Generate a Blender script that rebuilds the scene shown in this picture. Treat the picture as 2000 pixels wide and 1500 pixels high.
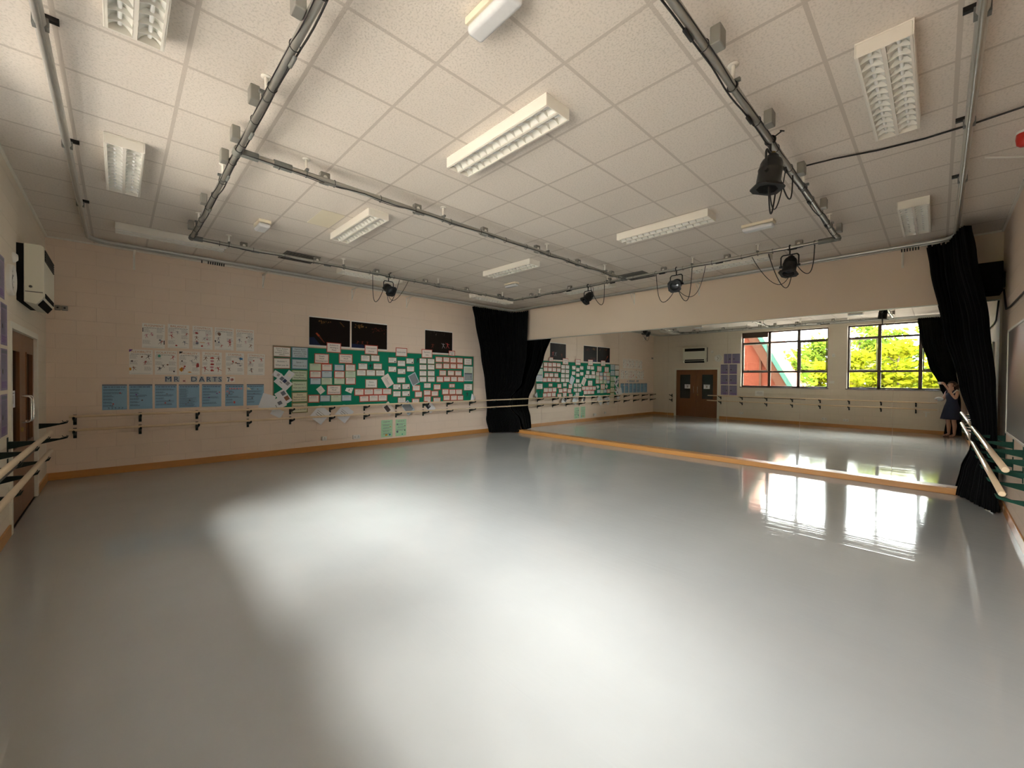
import bpy, bmesh, math, random
from mathutils import Vector, Matrix, Euler

for o in list(bpy.data.objects):
    bpy.data.objects.remove(o)
S = bpy.context.scene
COL = S.collection
PI = math.pi
R = math.radians

# ---------------------------------------------------------------- camera, sky, exposure
cd = bpy.data.cameras.new('camera')
cam = bpy.data.objects.new('camera', cd)
COL.objects.link(cam)
S.camera = cam
cd.sensor_fit = 'HORIZONTAL'
cd.sensor_width = 36.0
cd.lens = 36.0 * 800.08 / 2000.0
cd.clip_start = 0.01
YAW, PITCH, ROLL = 0.805088, -0.0125043, 0.0085956
fw = Vector((math.cos(PITCH) * math.cos(YAW), math.cos(PITCH) * math.sin(YAW), math.sin(PITCH)))
rt = Vector((math.sin(YAW), -math.cos(YAW), 0))
up = rt.cross(fw)
rt2 = math.cos(ROLL) * rt + math.sin(ROLL) * up
up2 = -math.sin(ROLL) * rt + math.cos(ROLL) * up
CAM = Vector((-1.5475, -1.7601, 1.6189))
cam.matrix_world = Matrix(((rt2.x, up2.x, -fw.x, CAM.x), (rt2.y, up2.y, -fw.y, CAM.y), (rt2.z, up2.z, -fw.z, CAM.z), (0, 0, 0, 1)))

w = bpy.data.worlds.new('overcast_sky')
S.world = w
w.use_nodes = True
bg = w.node_tree.nodes['Background']
bg.inputs[0].default_value = (0.97, 0.985, 1.0, 1)
_n, _l = w.node_tree.nodes, w.node_tree.links          # overcast sky: three times brighter overhead than at the horizon
_tc = _n.new('ShaderNodeTexCoord'); _sx = _n.new('ShaderNodeSeparateXYZ'); _l.new(_tc.outputs['Generated'], _sx.inputs[0])
_mr = _n.new('ShaderNodeMapRange'); _mr.inputs['To Min'].default_value = 4.6; _mr.inputs['To Max'].default_value = 13.8
_l.new(_sx.outputs['Z'], _mr.inputs['Value']); _l.new(_mr.outputs[0], bg.inputs[1])
S.view_settings.view_transform = 'Standard'
S.view_settings.look = 'None'
S.view_settings.exposure = 2.42
S.view_settings.gamma = 1.0
S.view_settings.use_curve_mapping = False
S.cycles.max_bounces = 12
S.cycles.diffuse_bounces = 6
S.cycles.glossy_bounces = 6
S.cycles.transparent_max_bounces = 12

sd = bpy.data.lights.new('hazy_sun', 'SUN')
sd.energy = 5.8
sd.angle = R(34)
sd.color = (1.0, 0.97, 0.92)
sun = bpy.data.objects.new('hazy_sun', sd)
COL.objects.link(sun)
sun.rotation_euler = Vector((1.0, 0.27, -1.25)).to_track_quat('-Z', 'Y').to_euler()

# room box
XL, XM, YB, YF, ZC = -2.34, 7.25, 7.65, -2.36, 3.73
WIN = [(1.0, 3.85), (-2.05, 0.46)]
WZ0, WZ1 = 1.38, 3.58
for k, (a, b) in enumerate(WIN):       # daylight enters by the two windows: portals only guide the sampling of the sky
    pd = bpy.data.lights.new('window_daylight', 'AREA')
    pd.shape = 'RECTANGLE'
    pd.size = b - a
    pd.size_y = WZ1 - WZ0
    pd.cycles.is_portal = True
    po = bpy.data.objects.new('window_daylight', pd)
    COL.objects.link(po)
    po.location = (XL - 0.16, (a + b) / 2, (WZ0 + WZ1) / 2)
    po.rotation_euler = Vector((1, 0, 0)).to_track_quat('-Z', 'Z').to_euler()

# ---------------------------------------------------------------- materials
MATS = {}
def nodes_of(m):
    m.use_nodes = True
    nt = m.node_tree
    return nt, nt.nodes, nt.links, nt.nodes['Principled BSDF']

def mat(name, col, rough=0.6, metal=0.0, spec=0.5, coat=0.0, noise=0.0, nscale=20.0, bump=0.0, sheen=0.0):
    m = bpy.data.materials.new(name)
    nt, N, L, p = nodes_of(m)
    p.inputs['Base Color'].default_value = (*col, 1)
    p.inputs['Roughness'].default_value = rough
    p.inputs['Metallic'].default_value = metal
    p.inputs['Specular IOR Level'].default_value = spec
    p.inputs['Coat Weight'].default_value = coat
    p.inputs['Sheen Weight'].default_value = sheen
    if noise or bump:
        tc = N.new('ShaderNodeTexCoord')
        nz = N.new('ShaderNodeTexNoise')
        nz.inputs['Scale'].default_value = nscale
        nz.inputs['Detail'].default_value = 4
        L.new(tc.outputs['Object'], nz.inputs['Vector'])
        if noise:
            mx = N.new('ShaderNodeMixRGB')
            mx.inputs[1].default_value = (*[c * (1 - noise) for c in col], 1)
            mx.inputs[2].default_value = (*[min(1, c * (1 + noise)) for c in col], 1)
            L.new(nz.outputs['Fac'], mx.inputs[0])
            L.new(mx.outputs[0], p.inputs['Base Color'])
        if bump:
            b = N.new('ShaderNodeBump')
            b.inputs['Strength'].default_value = bump
            b.inputs['Distance'].default_value = 0.01
            L.new(nz.outputs['Fac'], b.inputs['Height'])
            L.new(b.outputs[0], p.inputs['Normal'])
    MATS[name] = m
    return m

WALLC = (0.84, 0.69, 0.56)
def block_mat(name, axis, col=WALLC, bump=0.55):
    m = bpy.data.materials.new(name)
    nt, N, L, p = nodes_of(m)
    p.inputs['Roughness'].default_value = 0.62
    p.inputs['Specular IOR Level'].default_value = 0.3
    g = N.new('ShaderNodeNewGeometry')
    sx = N.new('ShaderNodeSeparateXYZ'); L.new(g.outputs['Position'], sx.inputs[0])
    cb = N.new('ShaderNodeCombineXYZ')
    L.new(sx.outputs['X' if axis == 'x' else 'Y'], cb.inputs[0]); L.new(sx.outputs['Z'], cb.inputs[1])
    br = N.new('ShaderNodeTexBrick')
    br.inputs['Scale'].default_value = 1.0
    br.inputs['Brick Width'].default_value = 0.45
    br.inputs['Row Height'].default_value = 0.225
    br.inputs['Mortar Size'].default_value = 0.005
    br.inputs['Mortar Smooth'].default_value = 0.6
    br.inputs['Color1'].default_value = (*col, 1)
    br.inputs['Color2'].default_value = (*[c * 0.975 for c in col], 1)
    br.inputs['Mortar'].default_value = (*[c * 0.93 for c in col], 1)
    L.new(cb.outputs[0], br.inputs['Vector'])
    L.new(br.outputs['Color'], p.inputs['Base Color'])
    nz = N.new('ShaderNodeTexNoise'); nz.inputs['Scale'].default_value = 60; L.new(g.outputs['Position'], nz.inputs['Vector'])
    mt = N.new('ShaderNodeMath'); mt.operation = 'MULTIPLY_ADD'; mt.inputs[1].default_value = -1.0
    L.new(br.outputs['Fac'], mt.inputs[0])
    m2 = N.new('ShaderNodeMath'); m2.operation = 'MULTIPLY'; m2.inputs[1].default_value = 0.35; L.new(nz.outputs['Fac'], m2.inputs[0])
    L.new(m2.outputs[0], mt.inputs[2])
    b = N.new('ShaderNodeBump'); b.inputs['Strength'].default_value = bump; b.inputs['Distance'].default_value = 0.006
    L.new(mt.outputs[0], b.inputs['Height']); L.new(b.outputs[0], p.inputs['Normal'])
    MATS[name] = m
block_mat('blockwork_x', 'x')
block_mat('blockwork_y', 'y', (0.77, 0.685, 0.56))
mat('painted_plaster', (0.83, 0.685, 0.55), 0.6, spec=0.3, noise=0.02, nscale=3, bump=0.05)

def ceiling_mat():
    m = bpy.data.materials.new('ceiling_tile')
    nt, N, L, p = nodes_of(m)
    p.inputs['Roughness'].default_value = 0.85
    p.inputs['Specular IOR Level'].default_value = 0.2
    g = N.new('ShaderNodeNewGeometry')
    sx = N.new('ShaderNodeSeparateXYZ'); L.new(g.outputs['Position'], sx.inputs[0])
    ds = []
    cells = []
    for ax in ('X', 'Y'):
        a = N.new('ShaderNodeMath'); a.operation = 'DIVIDE'; a.inputs[1].default_value = 0.6063; L.new(sx.outputs[ax], a.inputs[0])
        o = N.new('ShaderNodeMath'); o.operation = 'ADD'; o.inputs[1].default_value = 100.5; L.new(a.outputs[0], o.inputs[0])
        fl = N.new('ShaderNodeMath'); fl.operation = 'FLOOR'; L.new(a.outputs[0], fl.inputs[0]); cells.append(fl)
        f = N.new('ShaderNodeMath'); f.operation = 'FRACT'; L.new(o.outputs[0], f.inputs[0])
        s = N.new('ShaderNodeMath'); s.operation = 'SUBTRACT'; s.inputs[1].default_value = 0.5; L.new(f.outputs[0], s.inputs[0])
        ab = N.new('ShaderNodeMath'); ab.operation = 'ABSOLUTE'; L.new(s.outputs[0], ab.inputs[0]); ds.append(ab)
    mn = N.new('ShaderNodeMath'); mn.operation = 'MINIMUM'; L.new(ds[0].outputs[0], mn.inputs[0]); L.new(ds[1].outputs[0], mn.inputs[1])
    lt = N.new('ShaderNodeMath'); lt.operation = 'LESS_THAN'; lt.inputs[1].default_value = 0.0205; L.new(mn.outputs[0], lt.inputs[0])
    cv = N.new('ShaderNodeCombineXYZ'); L.new(cells[0].outputs[0], cv.inputs[0]); L.new(cells[1].outputs[0], cv.inputs[1])
    wn = N.new('ShaderNodeTexWhiteNoise'); L.new(cv.outputs[0], wn.inputs['Vector'])
    tint = N.new('ShaderNodeMixRGB'); tint.inputs[1].default_value = (0.72, 0.65, 0.575, 1); tint.inputs[2].default_value = (0.755, 0.685, 0.61, 1)
    L.new(wn.outputs['Value'], tint.inputs[0])
    nz = N.new('ShaderNodeTexNoise'); nz.inputs['Scale'].default_value = 70; nz.inputs['Detail'].default_value = 3; L.new(g.outputs['Position'], nz.inputs['Vector'])
    cr = N.new('ShaderNodeValToRGB'); cr.color_ramp.elements[0].position = 0.36; cr.color_ramp.elements[1].position = 0.5
    cr.color_ramp.elements[0].color = (0.87, 0.87, 0.86, 1); cr.color_ramp.elements[1].color = (1, 1, 1, 1)
    L.new(nz.outputs['Fac'], cr.inputs[0])
    mu = N.new('ShaderNodeMixRGB'); mu.blend_type = 'MULTIPLY'; mu.inputs[0].default_value = 1; L.new(tint.outputs[0], mu.inputs[1]); L.new(cr.outputs[0], mu.inputs[2])
    mx = N.new('ShaderNodeMixRGB'); L.new(lt.outputs[0], mx.inputs[0]); L.new(mu.outputs[0], mx.inputs[1]); mx.inputs[2].default_value = (0.56, 0.495, 0.43, 1)
    L.new(mx.outputs[0], p.inputs['Base Color'])
    hb = N.new('ShaderNodeMath'); hb.operation = 'MULTIPLY_ADD'; L.new(lt.outputs[0], hb.inputs[0]); hb.inputs[1].default_value = 1.2; L.new(cr.outputs[0], hb.inputs[2])
    b = N.new('ShaderNodeBump'); b.inputs['Strength'].default_value = 0.4; b.inputs['Distance'].default_value = 0.008
    L.new(hb.outputs[0], b.inputs['Height']); L.new(b.outputs[0], p.inputs['Normal'])
    MATS['ceiling_tile'] = m
ceiling_mat()

def floor_mat():
    m = bpy.data.materials.new('grey_vinyl')
    nt, N, L, p = nodes_of(m)
    g = N.new('ShaderNodeNewGeometry')
    mp = N.new('ShaderNodeMapping'); mp.inputs['Scale'].default_value = (7, 0.5, 1); L.new(g.outputs['Position'], mp.inputs[0])
    st = N.new('ShaderNodeTexNoise'); st.inputs['Scale'].default_value = 2.2; st.inputs['Detail'].default_value = 5; L.new(mp.outputs[0], st.inputs['Vector'])
    nz = N.new('ShaderNodeTexNoise'); nz.inputs['Scale'].default_value = 1.3; nz.inputs['Detail'].default_value = 6; L.new(g.outputs['Position'], nz.inputs['Vector'])
    mx = N.new('ShaderNodeMixRGB'); mx.inputs[1].default_value = (0.365, 0.375, 0.37, 1); mx.inputs[2].default_value = (0.435, 0.445, 0.44, 1); L.new(nz.outputs['Fac'], mx.inputs[0])
    L.new(mx.outputs[0], p.inputs['Base Color'])
    mr = N.new('ShaderNodeMapRange'); mr.inputs['To Min'].default_value = 0.03; mr.inputs['To Max'].default_value = 0.11; L.new(st.outputs['Fac'], mr.inputs['Value'])
    L.new(mr.outputs[0], p.inputs['Roughness'])
    p.inputs['Specular IOR Level'].default_value = 0.5
    # welded sheet joints run across the room every 1.85 m
    sx = N.new('ShaderNodeSeparateXYZ'); L.new(g.outputs['Position'], sx.inputs[0])
    a = N.new('ShaderNodeMath'); a.operation = 'MULTIPLY_ADD'; a.inputs[1].default_value = 1 / 1.85; a.inputs[2].default_value = 50.5 - 1.8 / 1.85; L.new(sx.outputs['X'], a.inputs[0])
    f = N.new('ShaderNodeMath'); f.operation = 'FRACT'; L.new(a.outputs[0], f.inputs[0])
    s = N.new('ShaderNodeMath'); s.operation = 'SUBTRACT'; s.inputs[1].default_value = 0.5; L.new(f.outputs[0], s.inputs[0])
    ab = N.new('ShaderNodeMath'); ab.operation = 'ABSOLUTE'; L.new(s.outputs[0], ab.inputs[0])
    sm = N.new('ShaderNodeMapRange'); sm.inputs['From Min'].default_value = 0; sm.inputs['From Max'].default_value = 0.005; sm.inputs['To Min'].default_value = 1; sm.inputs['To Max'].default_value = 0
    L.new(ab.outputs[0], sm.inputs['Value'])
    h = N.new('ShaderNodeMath'); h.operation = 'MULTIPLY_ADD'; h.inputs[1].default_value = 0.2; L.new(sm.outputs[0], h.inputs[0])
    m3 = N.new('ShaderNodeMath'); m3.operation = 'MULTIPLY'; m3.inputs[1].default_value = 1.0; L.new(st.outputs['Fac'], m3.inputs[0]); L.new(m3.outputs[0], h.inputs[2])
    b = N.new('ShaderNodeBump'); b.inputs['Strength'].default_value = 0.30; b.inputs['Distance'].default_value = 0.004
    L.new(h.outputs[0], b.inputs['Height']); L.new(b.outputs[0], p.inputs['Normal'])
    MATS['grey_vinyl'] = m
floor_mat()

def wood_mat(name, c1, c2, rough=0.35, sc=(2, 30, 30), coat=0.2):
    m = bpy.data.materials.new(name)
    nt, N, L, p = nodes_of(m)
    tc = N.new('ShaderNodeNewGeometry')
    mp = N.new('ShaderNodeMapping'); mp.inputs['Scale'].default_value = sc; L.new(tc.outputs['Position'], mp.inputs[0])
    nz = N.new('ShaderNodeTexNoise'); nz.inputs['Scale'].default_value = 1; nz.inputs['Detail'].default_value = 5; L.new(mp.outputs[0], nz.inputs['Vector'])
    mx = N.new('ShaderNodeMixRGB'); mx.inputs[1].default_value = (*c1, 1); mx.inputs[2].default_value = (*c2, 1); L.new(nz.outputs['Fac'], mx.inputs[0])
    L.new(mx.outputs[0], p.inputs['Base Color'])
    p.inputs['Roughness'].default_value = rough
    p.inputs['Coat Weight'].default_value = coat
    p.inputs['Coat Roughness'].default_value = 0.2
    MATS[name] = m
wood_mat('skirting_wood', (0.50, 0.22, 0.055), (0.62, 0.30, 0.085), 0.4, (3, 3, 40))
wood_mat('door_wood', (0.17, 0.060, 0.014), (0.24, 0.088, 0.022), 0.4, (30, 30, 2))
wood_mat('barre_wood', (0.78, 0.59, 0.38), (0.86, 0.69, 0.47), 0.3, (4, 4, 30), 0.4)

def glass_mat():
    m = bpy.data.materials.new('window_glass')
    m.use_nodes = True
    nt = m.node_tree; N = nt.nodes; L = nt.links
    N.remove(N['Principled BSDF'])
    out = N['Material Output']
    tr = N.new('ShaderNodeBsdfTransparent'); tr.inputs[0].default_value = (0.96, 0.97, 0.96, 1)
    gl = N.new('ShaderNodeBsdfGlossy'); gl.inputs['Roughness'].default_value = 0.01
    fr = N.new('ShaderNodeFresnel'); fr.inputs[0].default_value = 1.4
    mx = N.new('ShaderNodeMixShader'); L.new(fr.outputs[0], mx.inputs[0]); L.new(tr.outputs[0], mx.inputs[1]); L.new(gl.outputs[0], mx.inputs[2])
    L.new(mx.outputs[0], out.inputs[0])
    MATS['window_glass'] = m
glass_mat()

def leaf_mat(name, c1, c2):
    m = bpy.data.materials.new(name)
    m.use_nodes = True
    nt = m.node_tree; N = nt.nodes; L = nt.links
    N.remove(N['Principled BSDF'])
    out = N['Material Output']
    g = N.new('ShaderNodeNewGeometry')
    mx = N.new('ShaderNodeMixRGB'); mx.inputs[1].default_value = (*c1, 1); mx.inputs[2].default_value = (*c2, 1); L.new(g.outputs['Random Per Island'], mx.inputs[0])
    d = N.new('ShaderNodeBsdfDiffuse'); t = N.new('ShaderNodeBsdfTranslucent')
    L.new(mx.outputs[0], d.inputs[0]); L.new(mx.outputs[0], t.inputs[0])
    ms = N.new('ShaderNodeMixShader'); ms.inputs[0].default_value = 0.45; L.new(d.outputs[0], ms.inputs[1]); L.new(t.outputs[0], ms.inputs[2])
    L.new(ms.outputs[0], out.inputs[0])
    MATS[name] = m
leaf_mat('leaf_yellow', (0.10, 0.125, 0.006), (0.19, 0.185, 0.008))
leaf_mat('leaf_green', (0.055, 0.10, 0.010), (0.12, 0.155, 0.016))

def ext_brick():
    m = bpy.data.materials.new('red_brick')
    nt, N, L, p = nodes_of(m)
    g = N.new('ShaderNodeNewGeometry'); sx = N.new('ShaderNodeSeparateXYZ'); L.new(g.outputs['Position'], sx.inputs[0])
    cb = N.new('ShaderNodeCombineXYZ'); L.new(sx.outputs['Y'], cb.inputs[0]); L.new(sx.outputs['Z'], cb.inputs[1])
    br = N.new('ShaderNodeTexBrick'); br.inputs['Scale'].default_value = 1; br.inputs['Brick Width'].default_value = 0.225; br.inputs['Row Height'].default_value = 0.075
    br.inputs['Mortar Size'].default_value = 0.008
    br.inputs['Color1'].default_value = (0.042, 0.0092, 0.0050, 1); br.inputs['Color2'].default_value = (0.050, 0.012, 0.0065, 1); br.inputs['Mortar'].default_value = (0.050, 0.020, 0.013, 1)
    L.new(cb.outputs[0], br.inputs['Vector']); L.new(br.outputs['Color'], p.inputs['Base Color'])
    p.inputs['Roughness'].default_value = 0.9
    p.inputs['Specular IOR Level'].default_value = 0.0
    MATS['red_brick'] = m
ext_brick()

def velvet():
    m = bpy.data.materials.new('black_velvet')
    nt, N, L, p = nodes_of(m)
    p.inputs['Base Color'].default_value = (0.004, 0.004, 0.004, 1)
    p.inputs['Roughness'].default_value = 0.9
    p.inputs['Specular IOR Level'].default_value = 0.1
    p.inputs['Sheen Weight'].default_value = 0.02
    p.inputs['Sheen Roughness'].default_value = 0.35
    g = N.new('ShaderNodeNewGeometry'); mp = N.new('ShaderNodeMapping'); mp.inputs['Scale'].default_value = (40, 40, 3); L.new(g.outputs['Position'], mp.inputs[0])
    nz = N.new('ShaderNodeTexNoise'); L.new(mp.outputs[0], nz.inputs['Vector']); nz.inputs['Scale'].default_value = 1.0
    b = N.new('ShaderNodeBump'); b.inputs['Strength'].default_value = 0.4; b.inputs['Distance'].default_value = 0.01; L.new(nz.outputs['Fac'], b.inputs['Height']); L.new(b.outputs[0], p.inputs['Normal'])
    MATS['black_velvet'] = m
velvet()

mat('mirror_silver', (0.81, 0.83, 0.80), 0.0, 1.0)
mat('white_metal', (0.80, 0.76, 0.68), 0.45, noise=0.02, nscale=4)
mat('reflector_white', (0.80, 0.79, 0.73), 0.35, spec=0.5)
mat('tube_glass', (0.86, 0.86, 0.84), 0.25)
mat('diffuser_plastic', (0.66, 0.66, 0.66), 0.25, spec=0.5, noise=0.05, nscale=40)
mat('cream_plastic', (0.76, 0.68, 0.52), 0.45, noise=0.03, nscale=8)
mat('white_plastic', (0.78, 0.76, 0.70), 0.4)
mat('galvanised', (0.46, 0.45, 0.41), 0.38, 0.75, noise=0.12, nscale=14)
mat('cast_fitting', (0.20, 0.205, 0.19), 0.55, 0.3, noise=0.1, nscale=30)
mat('box_grey', (0.27, 0.26, 0.23), 0.5, 0.3, noise=0.05, nscale=20)
mat('black_cable', (0.018, 0.016, 0.015), 0.5)
mat('black_steel', (0.012, 0.012, 0.012), 0.42, 0.2, noise=0.2, nscale=10)
mat('speaker_black', (0.006, 0.006, 0.006), 0.85, spec=0.1, noise=0.2, nscale=12)
mat('lens_glass', (0.05, 0.055, 0.06), 0.12, spec=0.8)
mat('brass_tint', (0.35, 0.24, 0.06), 0.35, 0.7)
mat('alu_rail', (0.58, 0.58, 0.55), 0.35, 0.6, noise=0.06, nscale=12)
mat('steel_handle', (0.75, 0.74, 0.70), 0.25, 0.9)
mat('bracket_green', (0.007, 0.018, 0.014), 0.5, spec=0.25, noise=0.2, nscale=30)
mat('bracket_bright_green', (0.004, 0.045, 0.027), 0.55, spec=0.2, noise=0.2, nscale=30)
mat('door_paint', (0.76, 0.73, 0.62), 0.45)
mat('dark_glass', (0.015, 0.02, 0.018), 0.06, spec=0.6)
mat('window_brown', (0.085, 0.05, 0.035), 0.45)
mat('felt_green', (0.012, 0.235, 0.135), 0.9, spec=0.1, noise=0.10, nscale=60, bump=0.1)
mat('board_trim', (0.30, 0.23, 0.14), 0.5)
mat('whiteboard_grey', (0.13, 0.135, 0.13), 0.35, noise=0.03, nscale=2)
mat('red_plastic', (0.55, 0.02, 0.012), 0.35)
mat('roof_tile', (0.20, 0.09, 0.06), 0.8, spec=0.1, noise=0.2, nscale=6)
mat('turquoise_paint', (0.022, 0.048, 0.038), 0.8, spec=0.0)
mat('soffit_brown', (0.030, 0.0135, 0.0085), 0.9, spec=0.0)
mat('paving', (0.26, 0.23, 0.20), 0.9, noise=0.1, nscale=5)
mat('bark', (0.10, 0.07, 0.045), 0.9, noise=0.3, nscale=12, bump=0.5)
mat('corridor_paint', (0.22, 0.23, 0.21), 0.7)
mat('grille_black', (0.008, 0.008, 0.007), 0.8, spec=0.1)
mat('heater_cream', (0.72, 0.70, 0.58), 0.4, noise=0.015, nscale=3)
mat('vent_dark', (0.09, 0.085, 0.075), 0.6)
# printed paper
for n, c in dict(paper_white=(0.86, 0.83, 0.77), paper_cold=(0.80, 0.81, 0.83), paper_pink=(0.84, 0.75, 0.68), paper_blue=(0.56, 0.65, 0.69), paper_green=(0.62, 0.72, 0.54),
                 paper_yellow=(0.74, 0.70, 0.50), poster_blue=(0.20, 0.38, 0.56), poster_purple=(0.29, 0.235, 0.37), poster_mint=(0.44, 0.70, 0.44),
                 card_red=(0.50, 0.085, 0.05), card_brown=(0.30, 0.13, 0.075), card_blue=(0.10, 0.22, 0.30), card_green=(0.17, 0.27, 0.11), card_olive=(0.28, 0.24, 0.09),
                 ink_black=(0.03, 0.03, 0.035), ink_grey=(0.36, 0.34, 0.32), ink_pale=(0.52, 0.50, 0.47), ink_orange=(0.62, 0.30, 0.14), ink_navy=(0.035, 0.05, 0.12), ink_wine=(0.34, 0.06, 0.08),
                 pic_red=(0.50, 0.07, 0.06), pic_dark=(0.075, 0.06, 0.06), pic_blue=(0.04, 0.22, 0.50), pic_orange=(0.72, 0.30, 0.02), pic_green=(0.05, 0.40, 0.28), pic_brown=(0.26, 0.12, 0.07),
                 pic_violet=(0.14, 0.04, 0.28), pic_pink=(0.62, 0.30, 0.34), pic_grey=(0.30, 0.29, 0.30), pic_slate=(0.17, 0.19, 0.24), teal_halo=(0.47, 0.50, 0.49),
                 photo_black=(0.010, 0.006, 0.004), photo_amber=(0.20, 0.10, 0.02), photo_rust=(0.16, 0.03, 0.01), photo_navy=(0.005, 0.012, 0.05), photo_glow=(0.45, 0.07, 0.02)).items():
    mat(n, c, 0.55, spec=0.3)
mat('photo_black', (0.010, 0.006, 0.004), 0.55, spec=0.15)
mat('laminate_blue', (0.26, 0.46, 0.63), 0.25, spec=0.5, noise=0.06, nscale=6)
MATS['poster_blue'] = MATS['laminate_blue']
mat('laminate_slate', (0.20, 0.25, 0.29), 0.3, spec=0.5)
mat('skin', (0.52, 0.30, 0.21), 0.55, noise=0.04, nscale=30)
mat('hair_brown', (0.045, 0.022, 0.012), 0.45, noise=0.3, nscale=40, bump=0.4)
mat('dress_navy', (0.012, 0.017, 0.05), 0.8, noise=0.15, nscale=30, bump=0.1)
mat('strap_white', (0.72, 0.68, 0.60), 0.6)
mat('sandal_tan', (0.20, 0.10, 0.05), 0.6)
mat('phone_silver', (0.62, 0.60, 0.58), 0.3, 0.4)
mat('eye_white', (0.75, 0.72, 0.70), 0.3)
mat('lip', (0.42, 0.15, 0.13), 0.45)
mat('bundle_grey', (0.48, 0.49, 0.50), 0.8, noise=0.08, nscale=20, bump=0.2)

# ---------------------------------------------------------------- mesh helpers
class MB:
    def __init__(s):
        s.v = []; s.f = []; s.m = []; s.sm = []
    def add(s, vs, fs, m, smooth=False):
        o = len(s.v)
        s.v += [tuple(x) for x in vs]
        for f in fs:
            s.f.append([i + o for i in f]); s.m.append(m); s.sm.append(smooth)
        return s
    def box(s, x0, x1, y0, y1, z0, z1, m):
        vs = [(x, y, z) for x in (x0, x1) for y in (y0, y1) for z in (z0, z1)]
        return s.add(vs, [(0, 1, 3, 2), (4, 6, 7, 5), (0, 4, 5, 1), (2, 3, 7, 6), (0, 2, 6, 4), (1, 5, 7, 3)], m)
    def obox(s, c, size, rot, m):
        M = Euler(rot).to_matrix() if not isinstance(rot, Matrix) else rot
        h = [x / 2 for x in size]
        vs = [Vector(c) + M @ Vector((x, y, z)) for x in (-h[0], h[0]) for y in (-h[1], h[1]) for z in (-h[2], h[2])]
        return s.add(vs, [(0, 1, 3, 2), (4, 6, 7, 5), (0, 4, 5, 1), (2, 3, 7, 6), (0, 2, 6, 4), (1, 5, 7, 3)], m)
    def tube(s, pts, r, m, n=10, caps=True):
        P = [Vector(p) for p in pts]
        rs = r if isinstance(r, (list, tuple)) else [r] * len(P)
        vs = []; fs = []
        ref = None
        for i, p in enumerate(P):
            t = (P[min(i + 1, len(P) - 1)] - P[max(i - 1, 0)]).normalized()
            if ref is None:
                ref = Vector((0, 0, 1)) if abs(t.z) < 0.9 else Vector((1, 0, 0))
            a = (ref - t * ref.dot(t)).normalized(); ref = a
            b = t.cross(a)
            for k in range(n):
                q = 2 * PI * k / n
                vs.append(p + (a * math.cos(q) + b * math.sin(q)) * rs[i])
        for i in range(len(P) - 1):
            for k in range(n):
                k2 = (k + 1) % n
                fs.append((i * n + k, i * n + k2, (i + 1) * n + k2, (i + 1) * n + k))
        s.add(vs, fs, m, True)
        if caps:
            s.add(vs[:n], [tuple(range(n - 1, -1, -1))], m); s.add(vs[-n:], [tuple(range(n))], m)
        return s
    def lathe(s, prof, m, n=24, M=Matrix()):
        vs = []; fs = []
        for (r, h) in prof:
            for k in range(n):
                q = 2 * PI * k / n
                vs.append(M @ Vector((r * math.cos(q), r * math.sin(q), h)))
        for i in range(len(prof) - 1):
            for k in range(n):
                k2 = (k + 1) % n
                fs.append((i * n + k, i * n + k2, (i + 1) * n + k2, (i + 1) * n + k))
        return s.add(vs, fs, m, True)
    def prism(s, poly, axis, a, b, m):
        # poly: 2-D outline; extruded along axis from a to b
        def P(u, v, t):
            return {'x': (t, u, v), 'y': (u, t, v), 'z': (u, v, t)}[axis]
        n = len(poly)
        vs = [P(u, v, a) for u, v in poly] + [P(u, v, b) for u, v in poly]
        fs = [tuple(range(n)), tuple(range(2 * n - 1, n - 1, -1))] + [(i, i + n, (i + 1) % n + n, (i + 1) % n) for i in range(n)]
        return s.add(vs, fs, m)
    def mesh(s, name):
        me = bpy.data.meshes.new(name)
        me.from_pydata(s.v, [], s.f)
        names = []
        for x in s.m:
            if x not in names: names.append(x)
        for x in names: me.materials.append(MATS[x])
        for p, mm, sm in zip(me.polygons, s.m, s.sm):
            p.material_index = names.index(mm); p.use_smooth = sm
        bm = bmesh.new(); bm.from_mesh(me); bmesh.ops.recalc_face_normals(bm, faces=bm.faces); bm.to_mesh(me); bm.free()
        me.update()
        return me

ROOT = {}
def build(name, mb, parent=None, loc=None, bevel=0.0, seg=2):
    """link one mesh object; vertices are given in world space and stored about the thing's base"""
    off = ROOT[parent.name] if parent else Vector(loc or (0, 0, 0))
    if off.length:
        mb.v = [(x - off.x, y - off.y, z - off.z) for x, y, z in mb.v]
    o = bpy.data.objects.new(name, mb.mesh(name))
    COL.objects.link(o)
    if parent: o.parent = parent
    else: o.location = off
    ROOT[o.name] = off
    if bevel:
        b = o.modifiers.new('bevel', 'BEVEL'); b.width = bevel; b.segments = seg; b.limit_method = 'ANGLE'; b.angle_limit = R(40)
        for p in o.data.polygons: p.use_smooth = True
        o.modifiers.new('wn', 'WEIGHTED_NORMAL').keep_sharp = False
    return o

def tag(o, label, cat, group=None, kind=None):
    if label: o['label'] = label
    if cat: o['category'] = cat
    if group: o['group'] = group
    if kind: o['kind'] = kind
    return o

def thing(name, label, cat, loc=(0, 0, 0), group=None):
    o = bpy.data.objects.new(name, None)
    o.empty_display_size = 0.1
    COL.objects.link(o)
    o.location = loc
    ROOT[o.name] = Vector(loc)
    return tag(o, label, cat, group)

def struct(name, mb, loc=None, bevel=0.0):
    o = build(name, mb, None, loc, bevel); o['kind'] = 'structure'
    return o

def dup(root, loc, rot=None, label=None, group=None):
    def rec(o, par):
        c = o.copy(); COL.objects.link(c)
        if par: c.parent = par
        for ch in list(o.children): rec(ch, c)
        return c
    r = rec(root, None)
    r.location = loc
    if rot is not None: r.rotation_euler = rot
    if label: r['label'] = label
    if group: r['group'] = group
    return r

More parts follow.
